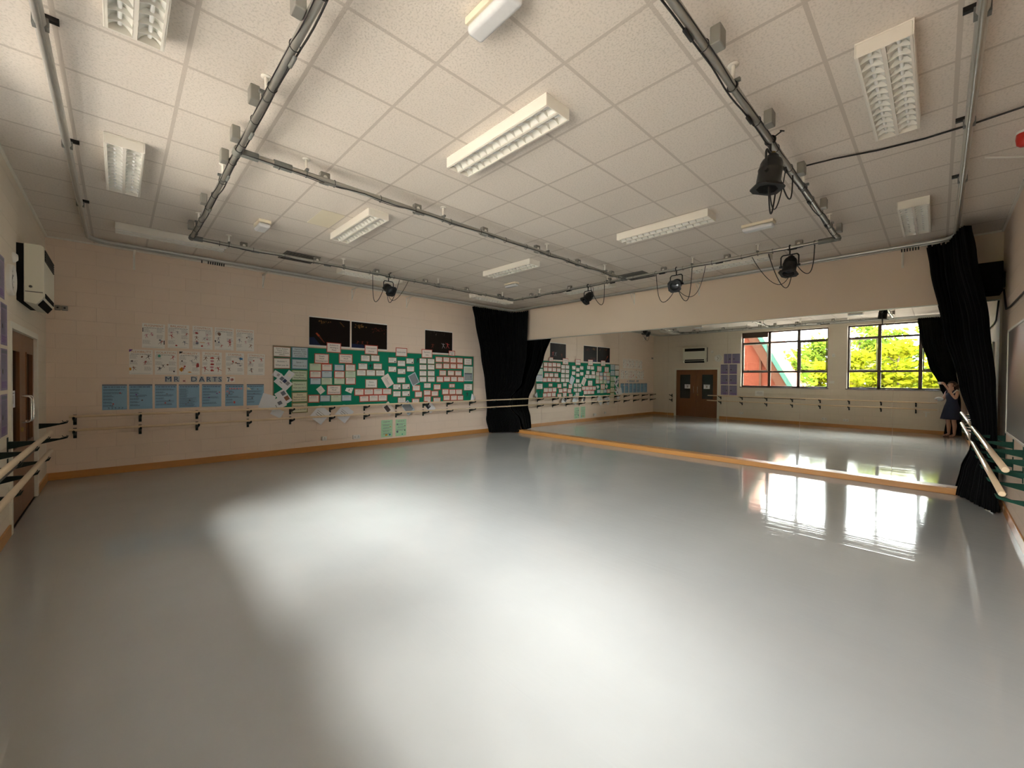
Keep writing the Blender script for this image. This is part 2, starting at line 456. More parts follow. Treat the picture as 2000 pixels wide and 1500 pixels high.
ORD = ['first', 'second', 'third', 'fourth', 'fifth', 'sixth', 'seventh', 'eighth', 'ninth', 'tenth', 'eleventh', 'twelfth', 'thirteenth']

# flat printed sheets: local x = right, local z = up, local -y = out of the wall
TXT = {}
def text_geo(s, size, off=0.0):
    key = (s, off)
    if key not in TXT:
        cu = bpy.data.curves.new('t', 'FONT'); cu.body = s; cu.size = 1; cu.align_x = 'CENTER'; cu.align_y = 'CENTER'; cu.offset = off; cu.resolution_u = 2
        o = bpy.data.objects.new('t', cu); COL.objects.link(o)
        dg = bpy.context.evaluated_depsgraph_get(); dg.update()
        me = o.evaluated_get(dg).to_mesh()
        TXT[key] = ([(v.co.x, v.co.y) for v in me.vertices], [tuple(p.vertices) for p in me.polygons])
        o.evaluated_get(dg).to_mesh_clear()
        bpy.data.objects.remove(o); bpy.data.curves.remove(cu)
    v, f = TXT[key]
    return [(x * size, y * size) for x, y in v], f

class Sheet(MB):
    def body(s, w, h, t, m):
        s.box(-w / 2, w / 2, -t, 0, -h / 2, h / 2, m); s.t = t; return s
    def rect(s, u0, v0, u1, v1, m, lay=1):
        y = -s.t - 0.0004 * lay
        return s.add([(u0, y, v0), (u1, y, v0), (u1, y, v1), (u0, y, v1)], [(0, 1, 2, 3)], m)
    def poly(s, pts, m, lay=2):
        y = -s.t - 0.0004 * lay
        return s.add([(u, y, v) for u, v in pts], [tuple(range(len(pts)))], m)
    def blob(s, u, v, r, m, rnd, asp=1.0, lay=2):
        n = 9
        return s.poly([(u + r * (0.6 + 0.5 * rnd.random()) * math.cos(2 * PI * k / n), v + r * asp * (0.6 + 0.5 * rnd.random()) * math.sin(2 * PI * k / n)) for k in range(n)], m, lay)
    def text(s, str_, u, v, size, m, lay=3, fit=None):
        V, F = text_geo(str_, size)
        if fit and V:
            wd = max(x for x, _ in V) - min(x for x, _ in V)
            k = min(1.0, fit / wd) if wd else 1
            V = [(x * k, y) for x, y in V]
        y = -s.t - 0.0004 * lay
        return s.add([(u + a, y, v + b) for a, b in V], F, m)
    def line(s, u0, u1, v, h, m, rnd, lay=2, ragged=True):
        # a line of words too small to read
        x = u0
        while x < u1 - h:
            wl = min(u1 - x, h * (1.2 + 3.2 * rnd.random()))
            s.rect(x, v - h / 2, x + wl, v + h / 2, m, lay)
            x += wl + h * 0.7
        return s
    def para(s, u0, u1, v1, v0, h, m, rnd, lay=2, centre=False):
        v = v1
        while v > v0:
            a, b = u0, u1
            q = 0.3 * rnd.random() * (u1 - u0)
            if centre: a, b = u0 + q / 2, u1 - q / 2
            else: b = u1 - q
            s.line(a, b, v, h, m, rnd, lay)
            v -= h * 2.1
        return s
    def done(s, name, label, cat, group, x, y, z, rz=0.0, roll=0.0, tilt=0.0):
        o = bpy.data.objects.new(name, s.mesh(name)); COL.objects.link(o)
        o.matrix_world = Matrix.Translation((x, y, z)) @ Matrix.Rotation(rz, 4, 'Z') @ Matrix.Rotation(tilt, 4, 'X') @ Matrix.Rotation(roll, 4, 'Y')
        return tag(o, label, cat, group)
# ================================================================ the setting
EXT = XL - 0.30
def wall_cells(m, mt, axis, a0, a1, lo, hi, z0, z1, holes):
    """wall slab between lo and hi on the other axis with rectangular openings"""
    cu = sorted({lo, hi} | {h[0] for h in holes} | {h[1] for h in holes})
    cz = sorted({z0, z1} | {h[2] for h in holes} | {h[3] for h in holes})
    for i in range(len(cu) - 1):
        for j in range(len(cz) - 1):
            u, v = (cu[i] + cu[i + 1]) / 2, (cz[j] + cz[j + 1]) / 2
            if any(h[0] < u < h[1] and h[2] < v < h[3] for h in holes): continue
            if axis == 'y': m.box(a0, a1, cu[i], cu[i + 1], cz[j], cz[j + 1], mt)
            else: m.box(cu[i], cu[i + 1], a0, a1, cz[j], cz[j + 1], mt)
    return m
DOOR = (4.73, 6.56, 0.0, 2.13)
HOLES = [(a, b, WZ0, WZ1) for a, b in WIN] + [DOOR]
struct('wall_left', wall_cells(MB(), 'blockwork_y', 'y', EXT, XL, -2.66, 7.95, -0.2, 4.0, HOLES))
struct('wall_back', MB().box(XL, 7.55, YB, YB + 0.3, -0.2, 4.0, 'blockwork_x'))
struct('wall_right', MB().box(XM + 0.012, XM + 0.3, YF, YB, -0.2, 4.0, 'painted_plaster'))
struct('wall_front', MB().box(XL, 7.55, YF - 0.3, YF, -0.2, 4.0, 'blockwork_x'))
struct('floor', MB().box(EXT, 7.55, YF - 0.3, YB + 0.3, -0.2, 0.0, 'grey_vinyl'))
struct('ceiling', MB().box(XL - 0.02, 7.3, YF - 0.02, YB + 0.02, ZC, ZC + 0.2, 'ceiling_tile'))
rf = MB().box(-3.05, 8.2, YF - 1.5, YB + 1.5, 4.0, 4.2, 'roof_tile').box(-3.05, EXT, YF - 1.5, YB + 1.5, 3.84, 4.0, 'soffit_brown')
struct('roof_slab', rf)
for nm, mb in (('baseboard_back', MB().box(XL, 7.12, YB - 0.018, YB, 0, 0.115, 'skirting_wood')),
               ('baseboard_left', MB().box(XL, XL + 0.018, YF, 4.66, 0, 0.115, 'skirting_wood').box(XL, XL + 0.018, 6.63, YB, 0, 0.115, 'skirting_wood')),
               ('baseboard_front', MB().box(XL, XM, YF, YF + 0.018, 0, 0.115, 'skirting_wood'))):
    struct(nm, mb, bevel=0.004)
struct('trim_1', MB().box(XM - 0.125, XM + 0.012, YF + 0.02, YB - 0.02, 0, 0.092, 'skirting_wood'), bevel=0.006)
struct('trim_2', MB().box(XM - 0.012, XM + 0.012, YF + 0.02, YB - 0.02, 2.765, 2.782, 'alu_rail'))
# ceiling perimeter angle
cv = MB()
for b in ((XL, XL + 0.022, YF, YB), (XM - 0.01, XM + 0.012, YF, YB), (XL, XM, YB - 0.022, YB), (XL, XM, YF, YF + 0.022)):
    cv.box(*b, ZC - 0.022, ZC, 'white_metal')
struct('trim_3', cv)

# windows ---------------------------------------------------------
def window(nm, a, b, mull, dark_underside):
    t = thing(nm, None, None, (EXT, (a + b) / 2, WZ0)); t['kind'] = 'structure'
    fx0, fx1 = XL - 0.22, XL - 0.15
    f = MB()
    f.box(fx0, fx1, a, b, WZ0, WZ0 + 0.05, 'window_brown').box(fx0, fx1, a, b, WZ1 - 0.05, WZ1, 'window_brown')
    f.box(fx0, fx1, a, a + 0.045, WZ0, WZ1, 'window_brown').box(fx0, fx1, b - 0.045, b, WZ0, WZ1, 'window_brown')
    for y in mull: f.box(fx0, fx1, y - 0.045, y + 0.045, WZ0, WZ1, 'window_brown')
    for z in (1.985, 3.14): f.box(fx0 + 0.005, fx1 - 0.005, a, b, z - 0.034, z + 0.034, 'window_brown')
    build('window_frame', f, t, bevel=0.004)
    ed = [a] + list(mull) + [b]
    for i in range(len(ed) - 1):
        for z0, z1 in ((WZ0, 1.985), (1.985, 3.14), (3.14, WZ1)):
            build('window_pane', MB().box(fx0 + 0.03, fx0 + 0.036, ed[i] + 0.03, ed[i + 1] - 0.03, z0 + 0.03, z1 - 0.03, 'window_glass'), t)
    build('window_sill', MB().box(XL - 0.15, XL + 0.03, a - 0.03, b + 0.03, WZ0 - 0.03, WZ0, 'window_brown'), t, bevel=0.004)
    # opening lights: inner sash with stay along its foot
    for i in (0, len(ed) - 2):
        y0, y1 = ed[i] + 0.05, ed[i + 1] - 0.05
        s = MB()
        for bx in ((y0, y1, 2.02, 2.05), (y0, y1, 3.075, 3.105), (y0, y0 + 0.03, 2.02, 3.1), (y1 - 0.03, y1, 2.02, 3.1)):
            s.box(fx1 - 0.01, fx1 + 0.015, bx[0], bx[1], bx[2], bx[3], 'white_plastic' if i else 'window_brown')
        sh = build('window_sash', s, t)
        st = MB().box(fx1 + 0.015, fx1 + 0.03, y0 + 0.18, y1 - 0.18, 2.025, 2.04, 'steel_handle').box(fx1 + 0.015, fx1 + 0.04, y1 - 0.2, y1 - 0.17, 2.01, 2.06, 'steel_handle')
        build('stay', st, sh)
    if dark_underside:  # added panel in the pane stands in for the dark roof underside beyond
        build('roof_underside', MB().box(fx1 + 0.005, fx1 + 0.03, mull[-1] + 0.05, b - 0.05, 3.36, WZ1 - 0.04, 'window_brown'), t)
window('window_1', WIN[0][0], WIN[0][1], [1.91, 2.875], True)
window('window_2', WIN[1][0], WIN[1][1], [-1.36, -0.37], False)

# double door -----------------------------------------------------
t = thing('door_1', None, None, (XL, 5.64, 0)); t['kind'] = 'structure'
f = MB()
f.box(XL - 0.2, XL + 0.02, DOOR[0] - 0.06, DOOR[0] + 0.025, 0, 2.16, 'door_paint').box(XL - 0.2, XL + 0.02, DOOR[1] - 0.025, DOOR[1] + 0.06, 0, 2.16, 'door_paint')
f.box(XL - 0.2, XL + 0.02, DOOR[0] + 0.025, DOOR[1] - 0.025, 2.09, 2.16, 'door_paint')
build('door_frame', f, t, bevel=0.004)
mid = (DOOR[0] + DOOR[1]) / 2
for k, (a, b) in enumerate(((DOOR[0] + 0.027, mid - 0.002), (mid + 0.002, DOOR[1] - 0.027))):
    pa, pb = (a + 0.16, b - 0.24) if k == 0 else (a + 0.24, b - 0.16)
    l = wall_cells(MB(), 'door_wood', 'y', XL - 0.06, XL - 0.015, a, b, 0.008, 2.088, [(pa, pb, 0.80, 1.89)])
    lf = build('door_leaf', l, t)
    build('door_pane', MB().box(XL - 0.043, XL - 0.035, pa, pb, 0.80, 1.89, 'dark_glass'), lf)
    bd = MB()
    for q in ((pa, pb, 0.80, 0.815), (pa, pb, 1.875, 1.89), (pa, pa + 0.015, 0.80, 1.89), (pb - 0.015, pb, 0.80, 1.89)):
        bd.box(XL - 0.016, XL - 0.006, *q, 'door_wood')
    build('glazing_bead', bd, lf)
    hy = b - 0.085 if k == 0 else a + 0.085
    h = MB().tube([(XL - 0.012, hy, 1.07), (XL + 0.045, hy, 1.075), (XL + 0.06, hy, 1.10), (XL + 0.06, hy, 1.34), (XL + 0.045, hy, 1.365), (XL - 0.012, hy, 1.37)], 0.011, 'steel_handle')
    build('door_handle', h, lf)
    if k == 0:
        build('lock_cylinder', MB().lathe([(0, 0.012), (0.025, 0.012), (0.027, 0.004), (0.027, -0.004)], 'brass_tint', 16, Matrix.Translation((XL - 0.013, hy + 0.02, 0.985)) @ Matrix.Rotation(PI / 2, 4, 'Y')), lf)
# the unlit corridor behind the door
cm = MB()
cm.box(-3.6, -3.5, 4.5, 6.8, 0, 2.5, 'corridor_paint').box(-3.6, EXT, 4.42, 4.5, 0, 2.5, 'corridor_paint').box(-3.6, EXT, 6.8, 6.88, 0, 2.5, 'corridor_paint').box(-3.6, EXT, 4.42, 6.88, 2.5, 2.6, 'corridor_paint').box(-3.6, EXT, 4.42, 6.88, -0.04, 0, 'corridor_paint')
struct('wall_corridor', cm)

# ================================================================ outside
struct('ground', MB().box(-60, EXT, -50, 60, -0.4, -0.05, 'paving'))
t = thing('school_building', 'red brick gable end with turquoise roof edge seen through the far window', 'building', (-9.2, 8, -0.05))
e0, sl = 2.78, 0.54            # gable edge: y = e0 + sl * z
g = MB().prism([(e0 + 0.45, -0.05), (13, -0.05), (13, 6.6), (e0 + 0.45 + sl * 6.6, 6.6)], 'x', -9.5, -9.2, 'red_brick')
build('gable_wall', g, t)
def strip(d0, d1, x0, x1, m):
    return MB().prism([(e0 + d0, -0.05), (e0 + d1, -0.05), (e0 + d1 + sl * 6.9, 6.9), (e0 + d0 + sl * 6.9, 6.9)], 'x', x0, x1, m)
build('soffit', strip(0.12, 0.62, -9.25, -9.0, 'soffit_brown'), t)
build('bargeboard', strip(-0.10, 0.13, -9.4, -8.95, 'turquoise_paint'), t)
build('roof', MB().prism([(e0 - 0.12, -0.05), (e0 - 0.02, -0.05), (e0 - 0.02 + sl * 7, 7.0), (e0 - 0.12 + sl * 7, 7.0)], 'x', -14, -9.0, 'roof_tile'), t)
build('downpipe', MB().tube([(-9.12, 4.95, -0.05), (-9.12, 4.95, 3.6)], 0.05, 'soffit_brown'), t)
rnd = random.Random(5)
def tree(x, y, h, wd, lm, label, n=1500, low=0.2, ls=0.17):
    t = thing('tree', label, 'tree', (x, y, -0.05), 'trees outside the windows')
    b = MB().tube([(x, y, -0.05), (x + 0.1, y, h * 0.3), (x, y + 0.1, h * 0.62), (x + 0.05, y, h * 0.85)], [0.16, 0.13, 0.08, 0.03], 'bark', 8)
    for k in range(5):
        a = rnd.random() * 6.3; z = h * (0.3 + 0.1 * k)
        b.tube([(x, y, z), (x + wd * 0.3 * math.cos(a), y + wd * 0.3 * math.sin(a), z + h * 0.14)], [0.05, 0.015], 'bark', 6)
    build('trunk', b, t)
    lv = MB()
    cl = [(rnd.gauss(0, 0.45), rnd.gauss(0, 0.45), rnd.uniform(low, 1.0)) for _ in range(34)]
    for k in range(n):
        cx, cy, cz = rnd.choice(cl)
        env = math.sqrt(max(0.05, 1 - ((cz - 0.5) / 0.62) ** 2))
        p = Vector((x + wd * cx * env * 0.8 + rnd.gauss(0, 0.28), y + wd * cy * env * 0.8 + rnd.gauss(0, 0.28), h * cz + rnd.gauss(0, 0.2)))
        a = Vector((rnd.gauss(0, 1), rnd.gauss(0, 1), rnd.gauss(0, 0.5))).normalized()
        c = a.cross(Vector((rnd.gauss(0, 1), rnd.gauss(0, 1), rnd.gauss(0, 1)))).normalized()
        s = ls * rnd.uniform(0.6, 1.3)
        lv.add([p - a * s, p - c * s * 0.55, p + a * s, p + c * s * 0.55], [(0, 1, 2, 3)], lm)
    build('crown', lv, t)
for i, (x, y, h, wd, lm, lb) in enumerate([
        (-17.5, 5.2, 3.5, 1.5, 'leaf_green', 'low green tree showing beside the turquoise roof edge'),
        (-19.0, 3.9, 4.4, 1.5, 'leaf_green', 'taller green tree at right side of the far window'),
        (-16.0, 5.2, 2.9, 1.9, 'leaf_yellow', 'low yellow green bush under the turquoise roof edge'),
        (-12.0, 4.35, 2.7, 1.3, 'leaf_green', 'low green bush touching the turquoise roof edge at its foot'),
        (-15.2, 3.3, 2.6, 1.6, 'leaf_yellow', 'low yellow green bush at the right of the far window sill'),
        (-21.0, 2.0, 5.6, 2.0, 'leaf_green', 'tall green tree hidden partly by the pier between windows'),
        (-20.0, 0.3, 5.3, 2.0, 'leaf_green', 'tall green tree in the left pane of the near window'),
        (-20.5, -1.9, 5.4, 2.1, 'leaf_green', 'tall green tree in the middle pane of the near window'),
        (-20.0, -4.2, 5.6, 2.2, 'leaf_green', 'tall green tree behind the curtain edge of the near window'),
        (-14.5, 1.5, 3.3, 1.5, 'leaf_yellow', 'bright yellow bush low in the left pane of the near window'),
        (-14.0, -0.3, 3.6, 1.5, 'leaf_yellow', 'bright yellow bush low in the middle pane of the near window'),
        (-14.2, -2.2, 3.4, 1.6, 'leaf_yellow', 'bright yellow bush low beside the black curtain edge')]):
    tree(x, y, h, wd, lm, lb, 1900, 0.05 if lm == 'leaf_yellow' else 0.15)

# ================================================================ mirrors
seams = [YF + 0.02, -1.27, -0.05, 1.17, 2.40, 3.65, 4.92, 6.16, YB - 0.02]
mpos = ['nearest the black side curtain', 'second from the near side curtain', 'third from the near side curtain', 'fourth from the near side curtain', 'fourth from the far corner curtain', 'third from the far corner curtain', 'second from the far corner curtain', 'behind the far corner curtain']
for i in range(8):
    o = build('mirror_panel', MB().box(XM, XM + 0.006, seams[i] + 0.0015, seams[i + 1] - 0.0015, 0.092, 2.765, 'mirror_silver'), None, (XM, (seams[i] + seams[i + 1]) / 2, 0.092))
    tag(o, 'tall frameless wall mirror panel standing on wooden plinth, ' + mpos[i], 'mirror', 'mirror panels along the wall')

# ================================================================ ceiling luminaires
def luminaire_proto():
    t = thing('ceiling_light', 'x', 'ceiling light', (0, 0, 0), 'louvred fluorescent ceiling lights')
    L2, W2, H = 0.635, 0.135, 0.095
    h = MB()
    h.box(-W2, W2, -L2, L2, -0.012, 0, 'white_metal')
    h.box(-W2, -W2 + 0.008, -L2, L2, -H, -0.012, 'white_metal').box(W2 - 0.008, W2, -L2, L2, -H, -0.012, 'white_metal')
    h.box(-W2 + 0.008, W2 - 0.008, -L2, -L2 + 0.008, -H, -0.012, 'white_metal').box(-W2 + 0.008, W2 - 0.008, L2 - 0.008, L2, -H, -0.012, 'white_metal')
    build('housing', h, t, bevel=0.003)
    l = MB()
    for s in (-1, 1):                                 # curved trough reflectors, one per tube
        pr = [(s * (0.012 + 0.112 * k / 8), -0.088 + 0.05 * math.sin(PI * k / 8) ** 0.8) for k in range(9)]
        vs = [(x, y, z) for (x, z) in pr for y in (-L2 + 0.01, L2 - 0.01)]
        l.add(vs, [(2 * k, 2 * k + 2, 2 * k + 3, 2 * k + 1) for k in range(8)], 'reflector_white', True)
    build('reflector', l, t)
    lv = MB()
    lv.box(-0.010, 0.010, -L2 + 0.008, L2 - 0.008, -0.097, -0.086, 'white_metal').box(-W2 + 0.008, -W2 + 0.02, -L2 + 0.008, L2 - 0.008, -0.097, -0.088, 'white_metal').box(W2 - 0.02, W2 - 0.008, -L2 + 0.008, L2 - 0.008, -0.097, -0.088, 'white_metal')
    n = 14
    for k in range(1, n):
        y = -L2 + 2 * L2 * k / n
        for s in (-1, 1):
            pr = [(s * 0.01, -0.097), (s * 0.066, -0.080), (s * 0.118, -0.097), (s * 0.118, -0.086), (s * 0.095, -0.052), (s * 0.066, -0.044), (s * 0.036, -0.052), (s * 0.01, -0.086)]
            lv.prism(pr if s > 0 else pr[::-1], 'y', y - 0.002, y + 0.002, 'reflector_white')
    build('louvre', lv, t)
    for s in (-1, 1):
        build('tube', MB().tube([(s * 0.066, -L2 + 0.03, -0.056), (s * 0.066, L2 - 0.03, -0.056)], 0.011, 'tube_glass', 10), t)
    return t
lum = luminaire_proto()
LUMS = [((0.86, 0.90), 0, 'in the middle of the ceiling nearest the camera'), ((0.83, 3.80), 0, 'beside the stained ceiling tile, beyond the crossing bar'),
        ((3.79, 0.86), 0, 'right of the middle, before the black floods'), ((3.77, 3.85), 0, 'deepest of the four inside the lighting bars'),
        ((-1.50, 3.90), 0, 'at upper left between curtain rail and lighting bar'), ((-1.47, 0.98), 0, 'cut off by the top left edge'),
        ((2.41, -1.50), 1, 'at upper right beside the hanging black cable'), ((5.68, -1.53), 1, 'at right above the tall black side curtain'),
        ((-0.94, 6.22), 1, 'against the poster wall at left, above the blank wall'), ((2.14, 6.22), 1, 'against the poster wall, behind the back lighting bar'),
        ((5.45, 6.30), 1, 'above the black corner curtain'), ((6.13, 3.75), 0, 'against the mirror wall behind the left hanging flood'),
        ((6.20, 0.82), 0, 'against the mirror wall between the two right floods')]
for i, ((x, y), a, lb) in enumerate(LUMS):
    rot = (0, 0, PI / 2 if a else 0)
    lab = 'long white unlit louvred light ' + lb
    if i == 0:
        lum.location = (x, y, ZC); lum.rotation_euler = rot; lum['label'] = lab
    else:
        dup(lum, (x, y, ZC), rot, lab)

def bulkhead(x, y, w2, l2, h, label):
    t = thing('emergency_light', label, 'emergency light', (x, y, ZC), 'emergency lights on the ceiling')
    build('base', MB().box(x - w2, x + w2, y - l2, y + l2, ZC - h * 0.4, ZC, 'cream_plastic'), t, bevel=0.006)
    build('diffuser', MB().box(x - w2 * 0.93, x + w2 * 0.93, y - l2 * 0.97, y + l2 * 0.97, ZC - h, ZC - h * 0.4, 'diffuser_plastic'), t, bevel=0.028, seg=4)
bulkhead(-0.02, 0.00, 0.062, 0.19, 0.105, 'emergency light with rounded clear cover at top of ceiling, nearest the camera')
bulkhead(-0.12, 4.68, 0.075, 0.15, 0.10, 'small square emergency light left, past the bar corner')
bulkhead(4.63, -0.06, 0.07, 0.19, 0.09, 'emergency light at right between louvred light and bar corner')
bulkhead(4.70, 4.78, 0.06, 0.18, 0.09, 'tiny emergency light far off near the corner curtain')

def vent(x, y, label):
    t = thing('ceiling_vent', label, 'vent', (x, y, ZC), 'dark square vents in the ceiling')
    f = MB()
    for b in ((-0.27, 0.27, -0.27, -0.24), (-0.27, 0.27, 0.24, 0.27), (-0.27, -0.24, -0.24, 0.24), (0.24, 0.27, -0.24, 0.24)):
        f.box(x + b[0], x + b[1], y + b[2], y + b[3], ZC - 0.012, ZC, 'vent_dark')
    build('vent_frame', f, t)
    g = MB().box(x - 0.24, x + 0.24, y - 0.24, y + 0.24, ZC - 0.003, ZC, 'grille_black')
    for k in range(-4, 5):
        g.obox((x + k * 0.053, y, ZC - 0.010), (0.035, 0.48, 0.003), (0, R(30), 0), 'vent_dark')
    build('slats', g, t)
vent(0.76, 6.08, 'dark square ceiling vent above the poster wall, left of the hanging flood')
vent(6.02, 2.50, 'dark square ceiling vent beside the far end of the crossing bar')
o = build('stained_tile', MB().box(0.312, 0.60, 3.64, 4.24, ZC - 0.003, ZC, 'cream_plastic'), None, (0.45, 3.9, ZC))
tag(o, 'brownish stained ceiling tile beside the white louvred light', 'ceiling tile')
# ================================================================ lighting bars
ZP = 3.585; RP = 0.025
AX, BX = -0.79, 5.58          # bars across
EY, BY, CY = -0.78, 2.51, 5.62
BARS = {
    'left': ((AX, EY, ZP), (AX, CY, ZP), 'scaffold lighting bar on the left, from top of picture to the poster wall'),
    'cross': ((AX + RP, BY, ZP), (BX - RP, BY, ZP), 'scaffold lighting bar crossing the middle of the ceiling'),
    'back': ((AX + RP, CY, ZP), (BX, CY, ZP), 'scaffold lighting bar along the poster wall, carrying one flood'),
    'mirror': ((BX, CY - RP, ZP), (BX, EY, ZP), 'scaffold lighting bar along the mirror wall, carrying three floods'),
    'right': ((BX - RP, EY, ZP), (AX + RP, EY, ZP), 'scaffold lighting bar on the right, carrying the big near flood')}
rnd = random.Random(3)
SIDE = {'left': (-1, 0), 'cross': (0, 1), 'back': (0, 1), 'mirror': (1, 0), 'right': (0, -1)}
for k, (p0, p1, lb) in BARS.items():
    p0, p1 = Vector(p0), Vector(p1)
    d = (p1 - p0).normalized(); L = (p1 - p0).length
    t = thing('lighting_bar', lb, 'lighting bar', p0, 'lighting bars under the ceiling')
    build('pipe', MB().tube([p0, p1], RP, 'galvanised', 16), t)
    sd_ = Vector((*SIDE[k], 0))
    # loom of cable strapped under the bar
    pts = []
    n = int(L / 0.11)
    for i in range(n + 1):
        q = i / n * L
        dz = 0.006 * math.sin(q * 7.3) - 0.012 * abs(math.sin(q * PI / 0.55)) * (0.5 + 0.5 * math.sin(q * 1.7))
        pts.append(p0 + d * q - sd_ * (0.024 + 0.004 * math.sin(q * 5)) + Vector((0, 0, -RP * 0.62 - 0.004 + dz)))
    build('cable', MB().tube(pts, 0.0055, 'black_cable', 6), t)
    pts2 = [p + sd_ * 0.049 + Vector((0, 0, 0.010 + 0.004 * math.sin(i * 0.9))) for i, p in enumerate(pts)]
    build('cable', MB().tube(pts2, 0.0035, 'black_cable', 6), t)
    q = 0.3
    while q < L - 0.1:
        c = p0 + d * q
        u = sd_; v = Vector((0, 0, 1))
        build('cable_tie', MB().tube([c + (u * math.cos(a) * 0.030 + v * (math.sin(a) * 0.036 - 0.006)) for a in [2 * PI * j / 14 for j in range(15)]], 0.0028, 'black_cable', 5, False), t)
        q += 0.47 + rnd.uniform(-0.05, 0.06)
    q = 0.75
    while q < L - 0.3:                     # in-line connectors taped under the bar
        c = p0 + d * q + Vector((0, 0, -RP - 0.010)) - sd_ * 0.018
        build('connector', MB().tube([c - d * 0.06, c - d * 0.05, c + d * 0.05, c + d * 0.06], [0.005, 0.012, 0.012, 0.005], 'black_steel' if k in ('right', 'mirror') else 'cast_fitting', 10), t)
        q += 1.05 + rnd.uniform(-0.1, 0.1)
    # key-clamp fittings at the ends of this bar
    def fit(c, a, ln):
        return MB().tube([c - a * ln, c + a * ln], RP + 0.011, 'cast_fitting', 16)
    if k == 'cross':
        build('coupling', fit(p0 + d * 0.06, d, 0.07), t); build('coupling', fit(p0 + d * 0.33, d, 0.075), t); build('coupling', fit(p1 - d * 0.05, d, 0.06), t)
    if k == 'left':
        build('coupling', fit(p1 - d * 0.03, d, 0.06), t); build('coupling', fit(Vector((AX, BY, ZP)), d, 0.055), t)
    if k == 'back':
        build('coupling', fit(p0 + d * 0.05, d, 0.05), t); build('coupling', fit(p1 - d * 0.12, d, 0.08), t)
    if k == 'mirror':
        build('coupling', fit(p1 + Vector((0, 0.13, 0)), d, 0.09), t); build('coupling', fit(p1 + Vector((0, 0.02, 0)), d, 0.045), t); build('coupling', fit(Vector((BX, BY, ZP)), d, 0.05), t)
    if k == 'right':
        build('coupling', fit(p0 + d * 0.02, d, 0.05), t)

# outlet boxes beside the bars
def box_proto():
    t = thing('outlet_box', 'x', 'socket', (0, 0, 0), 'grey outlet boxes along the lighting bars')
    build('box', MB().box(-0.047, 0.047, -0.03, 0.03, -0.055, 0.055, 'box_grey'), t, bevel=0.008, seg=3)
    build('socket_face', MB().lathe([(0.0, 0), (0.02, 0), (0.023, -0.004)], 'white_plastic', 14, Matrix.Translation((0, -0.031, 0.004)) @ Matrix.Rotation(PI / 2, 4, 'X')), t)
    return t
bx0 = box_proto(); bx_used = False
BOXES = {'left': [0.65, 1.65, 2.30, 2.78, 4.04, 5.15], 'cross': [-0.04, 1.02, 2.06, 3.12, 4.16, 5.21], 'back': [-0.15, 0.92, 2.0, 3.07, 4.15, 5.14],
         'mirror': [5.06, 3.9, 2.9, 1.74, 0.66, -0.32], 'right': [-0.1, 0.99, 2.05, 3.11, 4.2, 5.25]}
BNAME = {'left': 'left lighting bar', 'cross': 'crossing lighting bar', 'back': 'bar by the poster wall', 'mirror': 'bar by the mirror wall', 'right': 'right lighting bar'}
START = {'left': 'from the near end', 'cross': 'from the left', 'back': 'from the left', 'mirror': 'from the far corner', 'right': 'from the near end'}
for k, vals in BOXES.items():
    for i, q in enumerate(vals):
        if k == 'left': loc, rz = (AX - 0.056, q, 3.625), PI / 2
        elif k == 'cross': loc, rz = (q, BY + 0.056, 3.625), 0
        elif k == 'back': loc, rz = (q, CY + 0.056, 3.625), 0
        elif k == 'mirror': loc, rz = (BX + 0.056, q, 3.625), -PI / 2
        else: loc, rz = (q, EY - 0.056, 3.625), PI
        lab = 'grey outlet box on the %s, %s %s' % (BNAME[k], ORD[i], START[k])
        if not bx_used:
            bx0.location = loc; bx0.rotation_euler = (0, 0, rz); bx0['label'] = lab; bx_used = True
        else: dup(bx0, loc, (0, 0, rz), lab)

# drop rods holding the bars
def rod_proto():
    t = thing('pipe_hanger', 'x', 'pipe hanger', (0, 0, 0), 'white drop rods above the lighting bars')
    build('rod', MB().tube([(0, 0, -0.105), (0, 0, 0)], 0.012, 'white_metal', 10), t)
    build('ceiling_plate', MB().lathe([(0, 0), (0.035, 0), (0.035, -0.006), (0.012, -0.008)], 'white_metal', 16), t)
    c = MB().tube([(-0.03 * math.cos(a), 0, ZP - ZC + 0.033 * math.sin(a)) for a in [2 * PI * j / 14 for j in range(15)]], 0.005, 'cast_fitting', 6, False)
    c.box(-0.045, 0.03, -0.012, 0.012, -0.125, -0.105, 'cast_fitting')
    build('pipe_clip', c, t)
    return t
hg = rod_proto(); used = False
HANG = {'left': [1.55, 3.2, 4.9], 'cross': [-0.23, 1.35, 3.29, 4.9], 'back': [-0.35, 1.35, 3.35, 5.2], 'mirror': [4.75, 2.9, 1.2, 0.2], 'right': [0.3, 1.42, 3.49, 4.93]}
for k, vals in HANG.items():
    for i, q in enumerate(vals):
        a = {'left': (AX, q), 'cross': (q, BY), 'back': (q, CY), 'mirror': (BX, q), 'right': (q, EY)}[k]
        rz = 0 if k in ('left', 'mirror') else PI / 2
        lab = 'white drop rod over the %s, %s %s' % (BNAME[k], ORD[i], START[k])
        if not used:
            hg.location = (*a, ZC); hg.rotation_euler = (0, 0, rz); hg['label'] = lab; used = True
        else: dup(hg, (*a, ZC), (0, 0, rz), lab)

